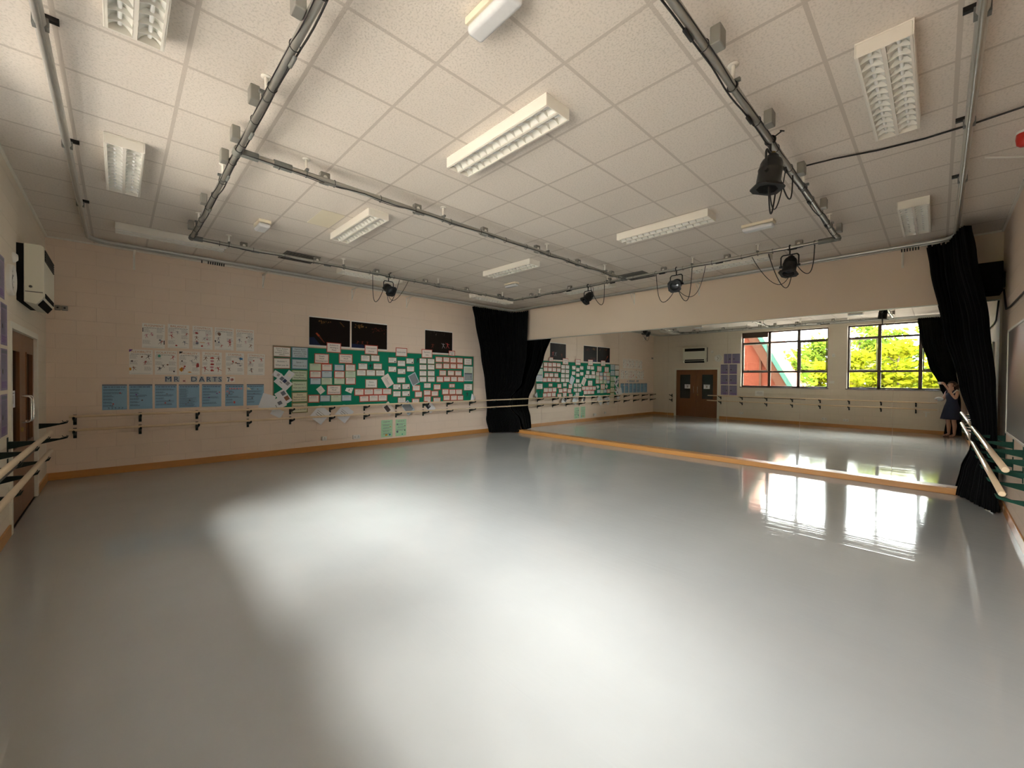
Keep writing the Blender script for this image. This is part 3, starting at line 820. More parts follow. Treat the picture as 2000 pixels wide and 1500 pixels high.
# ================================================================ floodlights (PAR cans)
def flood(px, py, along, aim, label, drop=0.27, sc=1.0, grille=False, plug=(0.3, 0.4), cab2=0.5):
    t = thing('stage_light', label, 'stage light', (px, py, ZP), 'black stage lights on the bars')
    a = Vector(along); z = Vector((0, 0, 1)); b = a.cross(z)
    P = Vector((px, py, ZP))
    c = MB()
    c.tube([P + (b * math.cos(q) + z * math.sin(q)) * 0.034 for q in [2 * PI * j / 16 * 0.86 - 0.9 for j in range(17)]], 0.009, 'black_steel', 8)
    c.tube([P + Vector((0, 0, -0.03)), P + Vector((0, 0, -0.10))], 0.010, 'black_steel', 8)
    c.tube([P + b * 0.03 + z * 0.02, P + b * 0.085 + z * 0.045], 0.006, 'black_steel', 6).tube([P + b * 0.075 + z * 0.04 - a * 0.02, P + b * 0.09 + z * 0.047 + a * 0.02], 0.006, 'black_steel', 6)
    build('hook_clamp', c, t)
    hw = 0.135 * sc
    pv = P + Vector((0, 0, -drop))
    y = MB()
    arch = [pv - a * hw, pv - a * hw + z * (drop - 0.13), pv - a * (hw - 0.02) + z * (drop - 0.105), pv + a * (hw - 0.02) + z * (drop - 0.105), pv + a * hw + z * (drop - 0.13), pv + a * hw]
    for i in range(5): y.tube([arch[i], arch[i + 1]], 0.009, 'black_steel', 6)
    for s in (-1, 1): y.tube([pv + a * s * (hw - 0.02), pv + a * s * (hw + 0.02)], 0.016, 'black_steel', 8)
    build('yoke', y, t)
    D = Vector(aim).normalized()
    M = Matrix.Translation(pv) @ D.to_track_quat('-Z', 'Y').to_matrix().to_4x4() @ Matrix.Scale(sc, 4)
    can = MB().lathe([(0.0, 0.20), (0.035, 0.198), (0.055, 0.18), (0.06, 0.155), (0.088, 0.135), (0.102, 0.10), (0.106, 0.05), (0.112, 0.04), (0.112, 0.03), (0.108, 0.02), (0.110, -0.11), (0.116, -0.12), (0.116, -0.13), (0.110, -0.14), (0.104, -0.14), (0.102, -0.10), (0.10, -0.09)], 'black_steel', 28, M)
    build('can', can, t)
    build('lens', MB().lathe([(0, -0.112), (0.05, -0.108), (0.101, -0.095)], 'lens_glass', 24, M), t)
    gf = MB()
    h = 0.135
    o8 = [(-h, -h * .6), (-h * .6, -h), (h * .6, -h), (h, -h * .6), (h, h * .6), (h * .6, h), (-h * .6, h), (-h, h * .6)]
    ri = [(0.098 * math.cos(2 * PI * k / 8 - PI * 7 / 8), 0.098 * math.sin(2 * PI * k / 8 - PI * 7 / 8)) for k in range(8)]
    for zz in (-0.142, -0.158):
        vs = [M @ Vector((*q, zz)) for q in o8] + [M @ Vector((*q, zz)) for q in ri]
        gf.add(vs, [(k, (k + 1) % 8, 8 + (k + 1) % 8, 8 + k) for k in range(8)], 'black_steel')
    for ring in (o8, ri):
        vs = [M @ Vector((*q, -0.142)) for q in ring] + [M @ Vector((*q, -0.158)) for q in ring]
        gf.add(vs, [(k, (k + 1) % 8, 8 + (k + 1) % 8, 8 + k) for k in range(8)], 'black_steel')
    build('colour_frame', gf, t)
    if grille:
        g = MB()
        for k in range(-3, 4):
            ln = 0.19 * math.sqrt(max(0.05, 1 - (k / 4.0) ** 2))
            g.obox(M @ Vector((k * 0.024, 0, -0.146)), (0.006 * sc, ln * sc, 0.02 * sc), M.to_3x3().normalized(), 'black_steel')
        build('grille', g, t)
    build('tail_cap', MB().lathe([(0, 0.225), (0.02, 0.222), (0.026, 0.20), (0.028, 0.18)], 'brass_tint' if grille else 'black_steel', 12, M), t)
    tail = M @ Vector((0, 0, 0.215)); A = Vector((px, py, ZP - RP - 0.01))
    q1 = A + a * plug[0] + Vector((0, 0, 0.07)) + b * 0
    def hang(p, q, sag, off):
        return [p.lerp(q, i / 16) + Vector((0, 0, -sag * 4 * (i / 16) * (1 - i / 16))) + off * math.sin(PI * i / 16) for i in range(17)]
    build('power_cable', MB().tube(hang(tail, q1, plug[1] * 1.5, a * plug[0] * 0.25), 0.006, 'black_cable', 6), t)
    q2 = A - a * cab2 * 0.55
    build('power_cable', MB().tube(hang(pv - a * hw * 0.3 - z * 0.1 * sc, q2, abs(cab2) * 0.75, a * -0.05), 0.006, 'black_cable', 6), t)
    q3 = A - a * cab2
    build('safety_wire', MB().tube(hang(pv - a * hw * 0.2 - z * 0.1 * sc, q3, abs(cab2) * 0.62, a * -0.06), 0.005, 'black_cable', 6), t)
    return t
flood(2.30, EY, (1, 0, 0), (-0.10, 0.12, -1), 'black stage light with grille pointing down, nearest the camera', 0.27, 0.80, True, (0.75, 0.18), -0.5)
flood(2.22, CY, (1, 0, 0), (0.10, -0.90, -0.60), 'black stage light in front of the poster wall', 0.25, 0.74, False, (-0.32, 0.30), -0.42)
flood(BX, 3.37, (0, 1, 0), (-0.65, 0.26, -0.76), 'black stage light near the far corner, tilted down to the left', 0.24, 0.74, False, (-0.40, 0.25), 0.12)
flood(BX, 1.48, (0, 1, 0), (-0.85, -0.12, -0.42), 'black stage light facing the room, above the reflected doors', 0.27, 0.80, False, (0.38, 0.30), 0.50)
flood(BX, -0.22, (0, 1, 0), (-0.35, 0.05, -0.95), 'black stage light pointing down, near the right corner of the bars', 0.27, 0.82, False, (-0.30, 0.25), -0.50)

# loose cable from the right bar to the wall
cb = [Vector((3.15, EY - 0.08, 3.66))]
for x, y in ((3.30, -1.05), (3.42, -1.35), (3.47, -1.65), (3.44, -1.95), (3.38, -2.2), (3.36, -2.355)):
    cb.append(Vector((x, y, 3.70 - 0.02 * math.sin((y + 0.78) * 2))))
o = build('hanging_cable', MB().tube(cb, 0.008, 'black_cable', 8), None, (3.15, EY - 0.08, 3.66))
tag(o, 'thin black cable running from the right lighting bar across the ceiling to the wall', 'cable')

# ================================================================ curtain rail and curtains
RX0, RX1, RY0, RY1, RZ = -1.87, 6.98, -1.90, 7.10, 3.665
def arc(cx, cy, r, a0, a1, n=8): return [(cx + r * math.cos(R(a0 + (a1 - a0) * i / n)), cy + r * math.sin(R(a0 + (a1 - a0) * i / n))) for i in range(n + 1)]
path = arc(RX0 + 0.25, RY0 + 0.25, 0.25, 270, 180) + arc(RX0 + 0.25, RY1 - 0.25, 0.25, 180, 90) + arc(RX1 - 0.2, RY1 - 0.2, 0.2, 90, 0) + arc(RX1 - 0.2, RY0 + 0.2, 0.2, 0, -90) + [(-0.9, RY0)]
t = thing('curtain_rail', 'metal curtain rail running round the ceiling edge of the whole room', 'curtain rail', (RX0, RY0, RZ))
build('rail', MB().tube([(x, y, RZ) for x, y in path], 0.027, 'alu_rail', 8, True), t)
build('rail', MB().tube([(x, y, RZ - 0.035) for x, y in path], 0.014, 'galvanised', 6, True), t)
for x, y, rz in ((RX0, 1.9, 0), (RX0, 3.65, 0), (RX0, 5.4, 0), (3.3, RY0, 1), (4.6, RY0, 1), (1.9, RY0, 1)):
    m = MB()
    if rz: m.box(x - 0.015, x + 0.015, y - 0.03, y + 0.075, ZC - 0.03, ZC - 0.001, 'black_steel').box(x - 0.025, x + 0.025, y - 0.034, y + 0.034, RZ - 0.02, ZC - 0.03, 'cast_fitting')
    else: m.box(x - 0.03, x + 0.075, y - 0.015, y + 0.015, ZC - 0.03, ZC - 0.001, 'black_steel').box(x - 0.034, x + 0.034, y - 0.025, y + 0.025, RZ - 0.02, ZC - 0.03, 'cast_fitting')
    build('rail_clamp', m, t)
for k in range(9):
    x = -0.50 + (0.0 if k == 0 else 0.06) + 0.032 * k
    build('glider', MB().box(x - 0.008, x + 0.008, RY1 - 0.014, RY1 + 0.014, RZ - 0.085, RZ - 0.04, 'black_steel'), t)
for k in range(7):
    y = -1.35 - 0.03 * k
    build('glider', MB().box(RX1 - 0.014, RX1 + 0.014, y - 0.007, y + 0.007, RZ - 0.085, RZ - 0.04, 'black_steel'), t)
for k in range(12):
    y = 0.9 + 0.022 * k
    build('glider', MB().box(RX0 + 0.02, RX0 + 0.045, y - 0.006, y + 0.006, RZ - 0.05, RZ + 0.01, 'black_steel'), t)
o = build('rail_stay', MB().tube([(4.02, -2.02, 3.625), (4.12, -2.2, 3.60), (4.2, -2.36, 3.58)], 0.010, 'white_plastic', 8), None, (4.02, -2.02, 3.62))
tag(o, 'thin white stay rod between curtain rail and right wall', 'rod')
# wall brackets under the rail
for i, (x, y, dx, dy, lb) in enumerate([(-1.35, YB, 0, -1, 'on the poster wall, leftmost'), (0.55, YB, 0, -1, 'on the poster wall above the posters'), (2.35, YB, 0, -1, 'on the poster wall behind the hanging flood'), (3.75, YB, 0, -1, 'on the poster wall, nearest the corner curtain'),
                                        (XM + 0.012, 3.25, -1, 0, 'on the mirror wall below the left flood'), (XM + 0.012, 1.75, -1, 0, 'on the mirror wall below the middle flood'), (XM + 0.012, 0.30, -1, 0, 'on the mirror wall by the right flood'), (XM + 0.012, -1.35, -1, 0, 'on the mirror wall by the side curtain')]):
    p = MB()
    u = Vector((abs(dy), abs(dx), 0))
    B = Vector((x, y, 0)); n = Vector((dx, dy, 0))
    reach = (YB - RY1 - 0.02) if dy else (XM - RX1 - 0.02)
    for s0, s1, z0, z1, d0, d1 in ((-0.014, 0.014, 3.40, 3.66, 0, 0.004), (-0.014, 0.014, 3.645, 3.66, 0, reach)):
        c = [B + u * s0 + n * d0, B + u * s1 + n * d1]
        p.box(min(c[0].x, c[1].x), max(c[0].x, c[1].x), min(c[0].y, c[1].y), max(c[0].y, c[1].y), z0, z1, 'white_metal')
    p.tube([B + n * 0.006 + Vector((0, 0, 3.43)), B + n * min(0.2, reach * 0.8) + Vector((0, 0, 3.648))], 0.006, 'white_metal', 6)
    tag(build('rail_bracket', p, None, (x, y, 3.66)), 'thin pale wall bracket under the curtain rail ' + lb, 'bracket', 'wall brackets of the curtain rail')

def curtain(label, keys, npl, seed, ns=260, nz=46):
    """keys: (z, polyline, pleat depth); pleated cloth hung along a rail and drawn in towards the corner"""
    rn = random.Random(seed)
    ph = [rn.uniform(-0.5, 0.5) for _ in range(npl + 2)]
    def at(pl, s):
        P = [Vector(p) for p in pl]
        ln = [(P[i + 1] - P[i]).length for i in range(len(P) - 1)]
        d = s * sum(ln)
        for i, l in enumerate(ln):
            if d <= l or i == len(ln) - 1:
                return P[i].lerp(P[i + 1], min(1, d / l)), (P[i + 1] - P[i]).normalized()
            d -= l
    vs = []; fs = []
    for j in range(nz + 1):
        z = keys[0][0] + (keys[-1][0] - keys[0][0]) * j / nz
        for a in range(len(keys) - 1):
            if keys[a][0] >= z >= keys[a + 1][0]: break
        f = (keys[a][0] - z) / (keys[a][0] - keys[a + 1][0]); g = f * f * (3 - 2 * f) * 0.6 + f * 0.4
        dep = keys[a][2] * (1 - g) + keys[a + 1][2] * g
        for i in range(ns + 1):
            s = i / ns
            p0, t0 = at(keys[a][1], s); p1, t1 = at(keys[a + 1][1], s)
            p = p0.lerp(p1, g); tt = t0.lerp(t1, g).normalized()
            k = s * npl; kk = int(min(k, npl - 1))
            wv = math.sin(2 * PI * (k + 0.25 * ph[kk] * math.sin(PI * (k - kk)))) * (0.75 + 0.5 * ph[kk]) + 0.25 * math.sin(2 * PI * k * 2.3 + j * 0.05)
            nn = Vector((-tt.y, tt.x))
            p = p + nn * dep * wv + tt * dep * 0.35 * math.sin(4 * PI * k + seed)
            zz = z
            if j == nz: zz += 0.03 * math.sin(k * 1.9) * (1 if keys[-1][0] > 0.08 else 0) + 0.012 * abs(math.sin(k * 2.1))
            if j == 0: zz -= 0.012 * (1 + math.cos(2 * PI * k))
            vs.append((p.x, p.y, zz))
    W = ns + 1
    for j in range(nz):
        for i in range(ns): fs.append((j * W + i, j * W + i + 1, (j + 1) * W + i + 1, (j + 1) * W + i))
    m = MB(); m.add(vs, fs, 'black_velvet', True)
    o = build('stage_curtain', m, None, (keys[-1][1][1][0], keys[-1][1][1][1], 0))
    sl_ = o.modifiers.new('cloth', 'SOLIDIFY'); sl_.thickness = 0.005; sl_.offset = 0
    return tag(o, label, 'curtain', 'black stage curtains in the corners')
# far corner
curtain('black floor length curtain gathered in the far corner between posters and mirror', [
    (3.61, [(5.48, 7.12), (6.80, 7.10), (6.98, 6.95), (7.02, 6.50)], 0.035),
    (3.25, [(5.60, 7.14), (6.80, 7.14), (7.00, 6.98), (7.06, 6.56)], 0.04),
    (2.30, [(5.93, 7.28), (6.85, 7.26), (7.05, 7.08), (7.12, 6.66)], 0.035),
    (1.50, [(6.20, 7.42), (6.85, 7.40), (7.10, 7.22), (7.17, 6.90)], 0.03),
    (1.00, [(6.36, 7.54), (6.80, 7.53), (7.12, 7.52), (7.225, 7.46)], 0.022),
    (0.72, [(6.38, 7.54), (6.80, 7.53), (7.12, 7.52), (7.225, 7.46)], 0.022),
    (0.40, [(6.32, 7.50), (6.75, 7.40), (7.06, 7.25), (7.21, 7.02)], 0.03),
    (0.12, [(6.36, 7.44), (6.72, 7.33), (7.02, 7.18), (7.20, 6.95)], 0.036),
    (0.02, [(6.38, 7.42), (6.70, 7.30), (6.95, 7.15), (7.085, 6.94)], 0.036)], 26, 2)
# near right corner, beside the mirror
curtain('tall black curtain gathered at right between mirror and grey whiteboard', [
    (3.62, [(6.20, -1.98), (6.55, -1.92), (6.95, -1.88), (7.00, -1.62)], 0.05),
    (3.30, [(6.25, -2.02), (6.60, -1.95), (6.97, -1.90), (7.05, -1.66)], 0.06),
    (2.40, [(6.45, -2.17), (6.70, -2.11), (7.00, -2.02), (7.12, -1.80)], 0.045),
    (1.60, [(6.48, -2.25), (6.75, -2.19), (7.00, -2.11), (7.17, -1.97)], 0.034),
    (1.02, [(6.44, -2.27), (6.74, -2.23), (7.00, -2.18), (7.19, -2.11)], 0.026),
    (0.70, [(6.42, -2.27), (6.72, -2.23), (6.98, -2.18), (7.17, -2.10)], 0.026),
    (0.38, [(6.28, -2.28), (6.64, -2.18), (6.95, -2.10), (7.07, -2.01)], 0.038),
    (0.02, [(6.20, -2.28), (6.58, -2.15), (6.90, -2.06), (7.05, -1.96)], 0.045)], 22, 7)
# near left corner, seen only in the mirror
curtain('black curtain drawn aside at the window edge, reflected behind the photographer', [
    (3.62, [(-1.90, -1.30), (-1.89, -1.62), (-1.95, -1.90), (-2.05, -1.98)], 0.04),
    (3.00, [(-1.98, -1.36), (-1.96, -1.66), (-2.02, -1.94), (-2.10, -2.02)], 0.04),
    (2.20, [(-2.08, -1.55), (-2.06, -1.78), (-2.10, -2.00), (-2.16, -2.10)], 0.035),
    (1.50, [(-2.20, -1.80), (-2.18, -1.92), (-2.17, -2.06), (-2.18, -2.18)], 0.028),
    (1.00, [(-2.24, -1.98), (-2.23, -2.06), (-2.22, -2.14), (-2.20, -2.24)], 0.022),
    (0.70, [(-2.24, -1.98), (-2.23, -2.06), (-2.22, -2.14), (-2.20, -2.24)], 0.022),
    (0.02, [(-2.22, -1.92), (-2.19, -2.02), (-2.16, -2.12), (-2.10, -2.26)], 0.035)], 16, 11, 180, 40)

# ================================================================ barres and their brackets
ZU, ZL, OFF = 0.985, 0.775, 0.25
def barre(name_label, p0, p1, support=False):
    t = thing('ballet_barre', name_label, 'barre', p0, 'pale wooden barres along the walls')
    P0, P1 = Vector(p0), Vector(p1); d = (P1 - P0).normalized()
    build('rail', MB().tube([P0, P0 + d * 0.004, P1 - d * 0.004, P1], [0.018, 0.0215, 0.0215, 0.018], 'barre_wood', 20), t)
    return t
barre('upper pale wooden barre along the poster wall', (XL + 0.25, YB - OFF, ZU), (XM - 0.012, YB - OFF, ZU))
barre('lower pale wooden barre along the poster wall', (XL + 0.25, YB - OFF, ZL), (XM - 0.012, YB - OFF, ZL))
bl = barre('upper pale wooden barre along the left wall under the windows', (XL + OFF, -1.75, ZU), (XL + OFF, 5.05, ZU))
build('support_strip', MB().box(XL + OFF - 0.012, XL + OFF + 0.012, 1.6, 3.85, ZU - 0.038, ZU - 0.018, 'black_steel'), bl)
barre('lower pale wooden barre along the left wall under the windows', (XL + OFF, -1.75, ZL), (XL + OFF, 5.08, ZL))
barre('upper pale wooden barre along the right wall beside the whiteboard', (3.12, YF + OFF, ZU), (XM - 0.012, YF + OFF, ZU))
barre('lower pale wooden barre along the right wall beside the whiteboard', (3.30, YF + OFF, ZL), (XM - 0.012, YF + OFF, ZL))
def bracket_proto(mt):
    t = thing('barre_bracket', 'x', 'bracket', (0, 0, 0), 'green metal barre brackets')
    build('wall_plate', MB().box(-0.02, 0.02, -0.007, 0, -0.150, 0.012, mt), t, bevel=0.002)
    pr = [(-0.007, -0.030), (-0.20, -0.040), (-0.225, -0.030), (-0.268, -0.026), (-0.282, -0.008), (-0.288, -0.010), (-0.276, -0.040), (-0.24, -0.052), (-0.19, -0.062), (-0.11, -0.082), (-0.007, -0.105)]
    build('arm', MB().prism(pr, 'x', -0.014, 0.014, mt), t)
    build('saddle', MB().tube([(0, -0.25 - 0.023 * math.cos(a), -0.023 * math.sin(a) - 0.001) for a in [PI * j / 10 for j in range(11)]], 0.004, mt, 6), t)
    return t
brd = bracket_proto('bracket_green'); brg = bracket_proto('bracket_bright_green')
first = {0: True, 1: True}
def bracket(proto, idx, loc, rz, label):
    if first[idx]:
        proto.location = loc; proto.rotation_euler = (0, 0, rz); proto['label'] = label; first[idx] = False
    else: dup(proto, loc, (0, 0, rz), label)
for i, x in enumerate([-2.04, -1.28, -0.51, 0.29, 1.05, 1.86, 2.65, 3.47, 4.25, 5.01, 5.80, 6.58]):
    for z, nm in ((ZU, 'upper'), (ZL, 'lower')):
        bracket(brd, 0, (x, YB, z), 0, 'dark %s barre bracket on the poster wall, %s from the left end' % (nm, ORD[i]))
for i, y in enumerate([6.72, 4.60, 3.78, 2.90, 2.05, 1.20, 0.38, -0.45, -1.28]):
    for z, nm in ((ZU, 'upper'), (ZL, 'lower')):
        bracket(brd, 0, (XL, y, z), PI / 2, ('dark %s barre bracket on the left wall in the corner beyond the door' % nm) if i == 0 else 'dark %s barre bracket on the left wall, %s counted from the door' % (nm, ORD[i - 1]))
for i, x in enumerate([3.32, 4.12, 4.92, 5.72, 6.52]):
    for z, nm in ((ZU, 'upper'), (ZL, 'lower')):
        bracket(brg, 1, (x, YF, z), PI, 'green %s barre bracket on the right wall, %s from the near end' % (nm, ORD[i]))
CARDS = {
    'colA': [[(0.889, 2.137, 0.335, 0.216, 'n')], [(0.889, 1.899, 0.32, 0.229, 'n')]],
    'colB': [[(1.233, 2.136, 0.328, 0.236, 'b')], [(1.23, 1.893, 0.322, 0.219, 'b')], [(1.228, 1.658, 0.317, 0.219, 'g')], [(1.227, 1.429, 0.314, 0.219, 'g')], [(1.23, 1.193, 0.314, 0.211, 'y')], [(1.231, 0.968, 0.314, 0.215, 'y')]],
    'heads': [[(1.934, 2.281, 0.317, 0.224, 'r')], [(1.674, 2.028, 0.31, 0.218, 'r')], [(2.2, 2.046, 0.312, 0.214, 'r')], [(1.94, 1.336, 0.313, 0.214, 'r')], [(2.807, 2.282, 0.326, 0.224, 'r')], [(2.811, 1.476, 0.306, 0.217, 'n')]],
    'heads2': [[(3.599, 2.266, 0.318, 0.22, 'r')], [(4.344, 2.268, 0.326, 0.225, 'r')], [(5.142, 2.313, 0.213, 0.15, 'r')], [(5.71, 2.101, 0.29, 0.201, 'n')], [(5.722, 1.371, 0.312, 0.195, 'n')], [(5.156, 1.413, 0.2, 0.115, 'r')], [(5.726, 1.753, 0.315, 0.419, 'd')]],
    'simple': [[(1.544, 1.836, 0.233, 0.147, 'g'), (1.785, 1.838, 0.207, 0.123, 'r')], [(1.546, 1.68, 0.22, 0.121, 'r'), (1.785, 1.685, 0.207, 0.127, 'b')], [(1.548, 1.532, 0.206, 0.121, 'b'), (1.785, 1.534, 0.223, 0.141, 'g')]],
    'contrast': [[(2.055, 1.84, 0.201, 0.117, 'b'), (2.309, 1.843, 0.214, 0.132, 'r')], [(2.06, 1.683, 0.21, 0.126, 'r'), (2.313, 1.691, 0.228, 0.136, 'g')], [(2.058, 1.54, 0.223, 0.135, 'g'), (2.314, 1.544, 0.215, 0.137, 'r')]],
    'diff': [[(1.512, 1.152, 0.205, 0.133, 'r'), (1.749, 1.152, 0.201, 0.123, 'b'), (1.987, 1.147, 0.221, 0.134, 'g'), (2.224, 1.15, 0.206, 0.118, 'b')]],
    'choreo': [[(2.666, 2.076, 0.208, 0.126, 'n'), (2.908, 2.086, 0.203, 0.128, 'n')], [(2.604, 1.881, 0.204, 0.125, 'n'), (2.971, 1.891, 0.204, 0.121, 'n')], [(2.569, 1.732, 0.207, 0.121, 'n'), (2.8, 1.732, 0.208, 0.123, 'n'), (3.037, 1.733, 0.211, 0.121, 'n')]],
    'struct': [[(2.52, 1.278, 0.206, 0.125, 'r'), (2.751, 1.281, 0.213, 0.114, 'r'), (2.981, 1.281, 0.211, 0.121, 'r'), (3.215, 1.282, 0.214, 0.113, 'r')], [(2.64, 1.121, 0.207, 0.113, 'r'), (2.873, 1.127, 0.214, 0.124, 'r'), (3.103, 1.127, 0.213, 0.126, 'r')]],
    'music': [[(3.358, 2.057, 0.207, 0.118, 'n'), (3.602, 1.984, 0.2, 0.126, 'n'), (3.843, 2.052, 0.204, 0.122, 'n')], [(3.355, 1.833, 0.198, 0.118, 'n'), (3.606, 1.783, 0.205, 0.116, 'n'), (3.859, 1.851, 0.2, 0.118, 'n')], [(3.599, 1.564, 0.212, 0.12, 'n')], [(3.481, 1.395, 0.197, 0.119, 'n'), (3.731, 1.4, 0.201, 0.117, 'n')], [(3.482, 1.219, 0.197, 0.119, 'n'), (3.735, 1.222, 0.209, 0.117, 'n')], [(3.615, 1.057, 0.203, 0.121, 'n')]],
    'skills': [[(4.226, 2.069, 0.2, 0.119, 'n'), (4.471, 2.067, 0.204, 0.121, 'n')], [(4.227, 1.905, 0.2, 0.115, 'n'), (4.474, 1.912, 0.199, 0.117, 'n')], [(4.228, 1.744, 0.2, 0.115, 'n'), (4.478, 1.746, 0.204, 0.121, 'n')], [(4.232, 1.585, 0.195, 0.119, 'n'), (4.481, 1.589, 0.207, 0.119, 'n')]],
    'technic': [[(4.723, 2.127, 0.197, 0.114, 'r'), (4.961, 2.13, 0.19, 0.116, 'r'), (5.192, 2.122, 0.189, 0.117, 'r'), (5.422, 2.125, 0.186, 0.117, 'r')], [(4.721, 1.949, 0.192, 0.114, 'r'), (4.963, 1.956, 0.19, 0.116, 'r'), (5.194, 1.959, 0.189, 0.111, 'r'), (5.424, 1.963, 0.186, 0.117, 'r')], [(4.85, 1.763, 0.2, 0.115, 'r'), (5.12, 1.764, 0.199, 0.11, 'r'), (5.369, 1.763, 0.202, 0.112, 'r')], [(4.758, 1.59, 0.198, 0.119, 'r'), (4.985, 1.598, 0.196, 0.112, 'r'), (5.222, 1.599, 0.196, 0.113, 'r'), (5.456, 1.595, 0.198, 0.113, 'r')]],
    'stagger': [[(4.032, 1.36, 0.198, 0.118, 'r'), (4.364, 1.422, 0.196, 0.112, 'n'), (4.669, 1.381, 0.199, 0.118, 'r')], [(4.097, 1.194, 0.192, 0.12, 'r'), (4.359, 1.233, 0.194, 0.112, 'r'), (4.596, 1.207, 0.199, 0.113, 'r')], [(4.015, 1.025, 0.192, 0.087, 'r'), (4.366, 1.072, 0.196, 0.116, 'r'), (4.664, 1.035, 0.209, 0.097, 'r')]],
    'lowright': [[(4.94, 1.248, 0.197, 0.12, 'r'), (5.172, 1.241, 0.2, 0.115, 'r'), (5.397, 1.239, 0.206, 0.119, 'r')], [(4.982, 1.08, 0.198, 0.116, 'r'), (5.223, 1.075, 0.202, 0.116, 'r'), (5.446, 1.069, 0.187, 0.108, 'r')]],
    'photo': [[(1.862, 2.611, 0.882, 0.621, 'p'), (2.78, 2.613, 0.878, 0.604, 'p')]],
    'photo3': [[(4.734, 2.606, 0.873, 0.57, 'p')]],
}
WHITE1 = [(-1.104, 2.307, 0.3, 0.428), (-0.769, 2.325, 0.302, 0.424), (-0.423, 2.325, 0.311, 0.434), (-0.094, 2.329, 0.305, 0.433), (0.245, 2.326, 0.307, 0.43)]
WHITE2 = [(-1.265, 1.85, 0.303, 0.418), (-0.941, 1.849, 0.3, 0.427), (-0.614, 1.853, 0.303, 0.426), (-0.282, 1.86, 0.306, 0.431), (0.077, 1.861, 0.298, 0.405), (0.432, 1.86, 0.309, 0.414)]
BLUE = [(-1.589, 1.263, 0.296, 0.417), (-1.269, 1.267, 0.284, 0.409), (-0.943, 1.261, 0.297, 0.419), (-0.62, 1.26, 0.293, 0.426), (-0.287, 1.265, 0.291, 0.427), (0.069, 1.262, 0.29, 0.431), (0.419, 1.26, 0.299, 0.434)]
LETTERS = [(-0.91, 1.558, 0.111, 0.105), (-0.797, 1.56, 0.082, 0.103), (-0.692, 1.529, 0.038, 0.034), (-0.55, 1.564, 0.092, 0.11), (-0.437, 1.565, 0.116, 0.111), (-0.33, 1.566, 0.082, 0.113), (-0.24, 1.569, 0.071, 0.108), (-0.161, 1.57, 0.072, 0.109), (0.007, 1.568, 0.136, 0.105)]
# ================================================================ left wall
t = thing('wall_heater', 'cream wall heater with black grilles above the double door', 'heater', (XL, 5.66, 2.36))
hy0, hy1, hz0, hz1, hd = 5.17, 6.16, 2.40, 3.06, 0.20
c = MB().prism([(XL + 0.04, hz0 + 0.10), (XL + 0.15, hz0), (XL + hd - 0.02, hz0 + 0.06), (XL + hd, hz0 + 0.12), (XL + hd, hz1 - 0.03), (XL + hd - 0.03, hz1), (XL + 0.04, hz1)], 'y', hy0, hy1, 'heater_cream')
c = MB()
pf = [(XL + 0.05, hz0 + 0.02), (XL + 0.14, hz0), (XL + hd - 0.01, hz0 + 0.07), (XL + hd, hz0 + 0.10), (XL + hd, hz1 - 0.02), (XL + hd - 0.02, hz1), (XL + 0.05, hz1)]
c.v += []
n = len(pf)
vs = [(u, y, v) for y in (hy0, hy1) for u, v in pf]
c.add(vs, [tuple(range(n)), tuple(range(2 * n - 1, n - 1, -1))] + [(i, i + n, (i + 1) % n + n, (i + 1) % n) for i in range(n)], 'heater_cream')
build('casing', c, t, bevel=0.008)
build('backplate', MB().box(XL, XL + 0.05, hy0 - 0.005, hy1 + 0.005, hz0 + 0.03, hz1 - 0.01, 'grille_black'), t)
g = MB().box(XL + hd - 0.002, XL + hd + 0.004, hy0 + 0.05, hy1 - 0.08, hz1 - 0.165, hz1 - 0.04, 'grille_black')
for k in range(5): g.box(XL + hd + 0.003, XL + hd + 0.008, hy0 + 0.05, hy1 - 0.08, hz1 - 0.16 + k * 0.028, hz1 - 0.154 + k * 0.028, 'vent_dark')
build('top_grille', g, t)
g = MB()
g.add([(XL + 0.145, hy0 + 0.07, hz0 + 0.001), (XL + hd - 0.015, hy0 + 0.07, hz0 + 0.064), (XL + hd - 0.015, hy1 - 0.07, hz0 + 0.064), (XL + 0.145, hy1 - 0.07, hz0 + 0.001), (XL + 0.15, hy0 + 0.07, hz0 - 0.008), (XL + hd - 0.01, hy0 + 0.07, hz0 + 0.055), (XL + hd - 0.01, hy1 - 0.07, hz0 + 0.055), (XL + 0.15, hy1 - 0.07, hz0 - 0.008)],
      [(0, 1, 2, 3), (4, 5, 6, 7), (0, 1, 5, 4), (1, 2, 6, 5), (2, 3, 7, 6), (3, 0, 4, 7)], 'grille_black')
g.box(XL + hd, XL + hd + 0.004, hy0 + 0.07, hy1 - 0.09, hz0 + 0.085, hz0 + 0.135, 'grille_black')
build('bottom_grille', g, t)
build('side_seam', MB().box(XL + 0.06, XL + hd - 0.01, hy0 - 0.003, hy0 + 0.001, hz0 + 0.13, hz0 + 0.138, 'vent_dark').lathe([(0, 0.006), (0.012, 0.004), (0.014, 0)], 'vent_dark', 12, Matrix.Translation((XL + 0.10, hy0, hz0 + 0.19)) @ Matrix.Rotation(PI / 2, 4, 'X')), t)

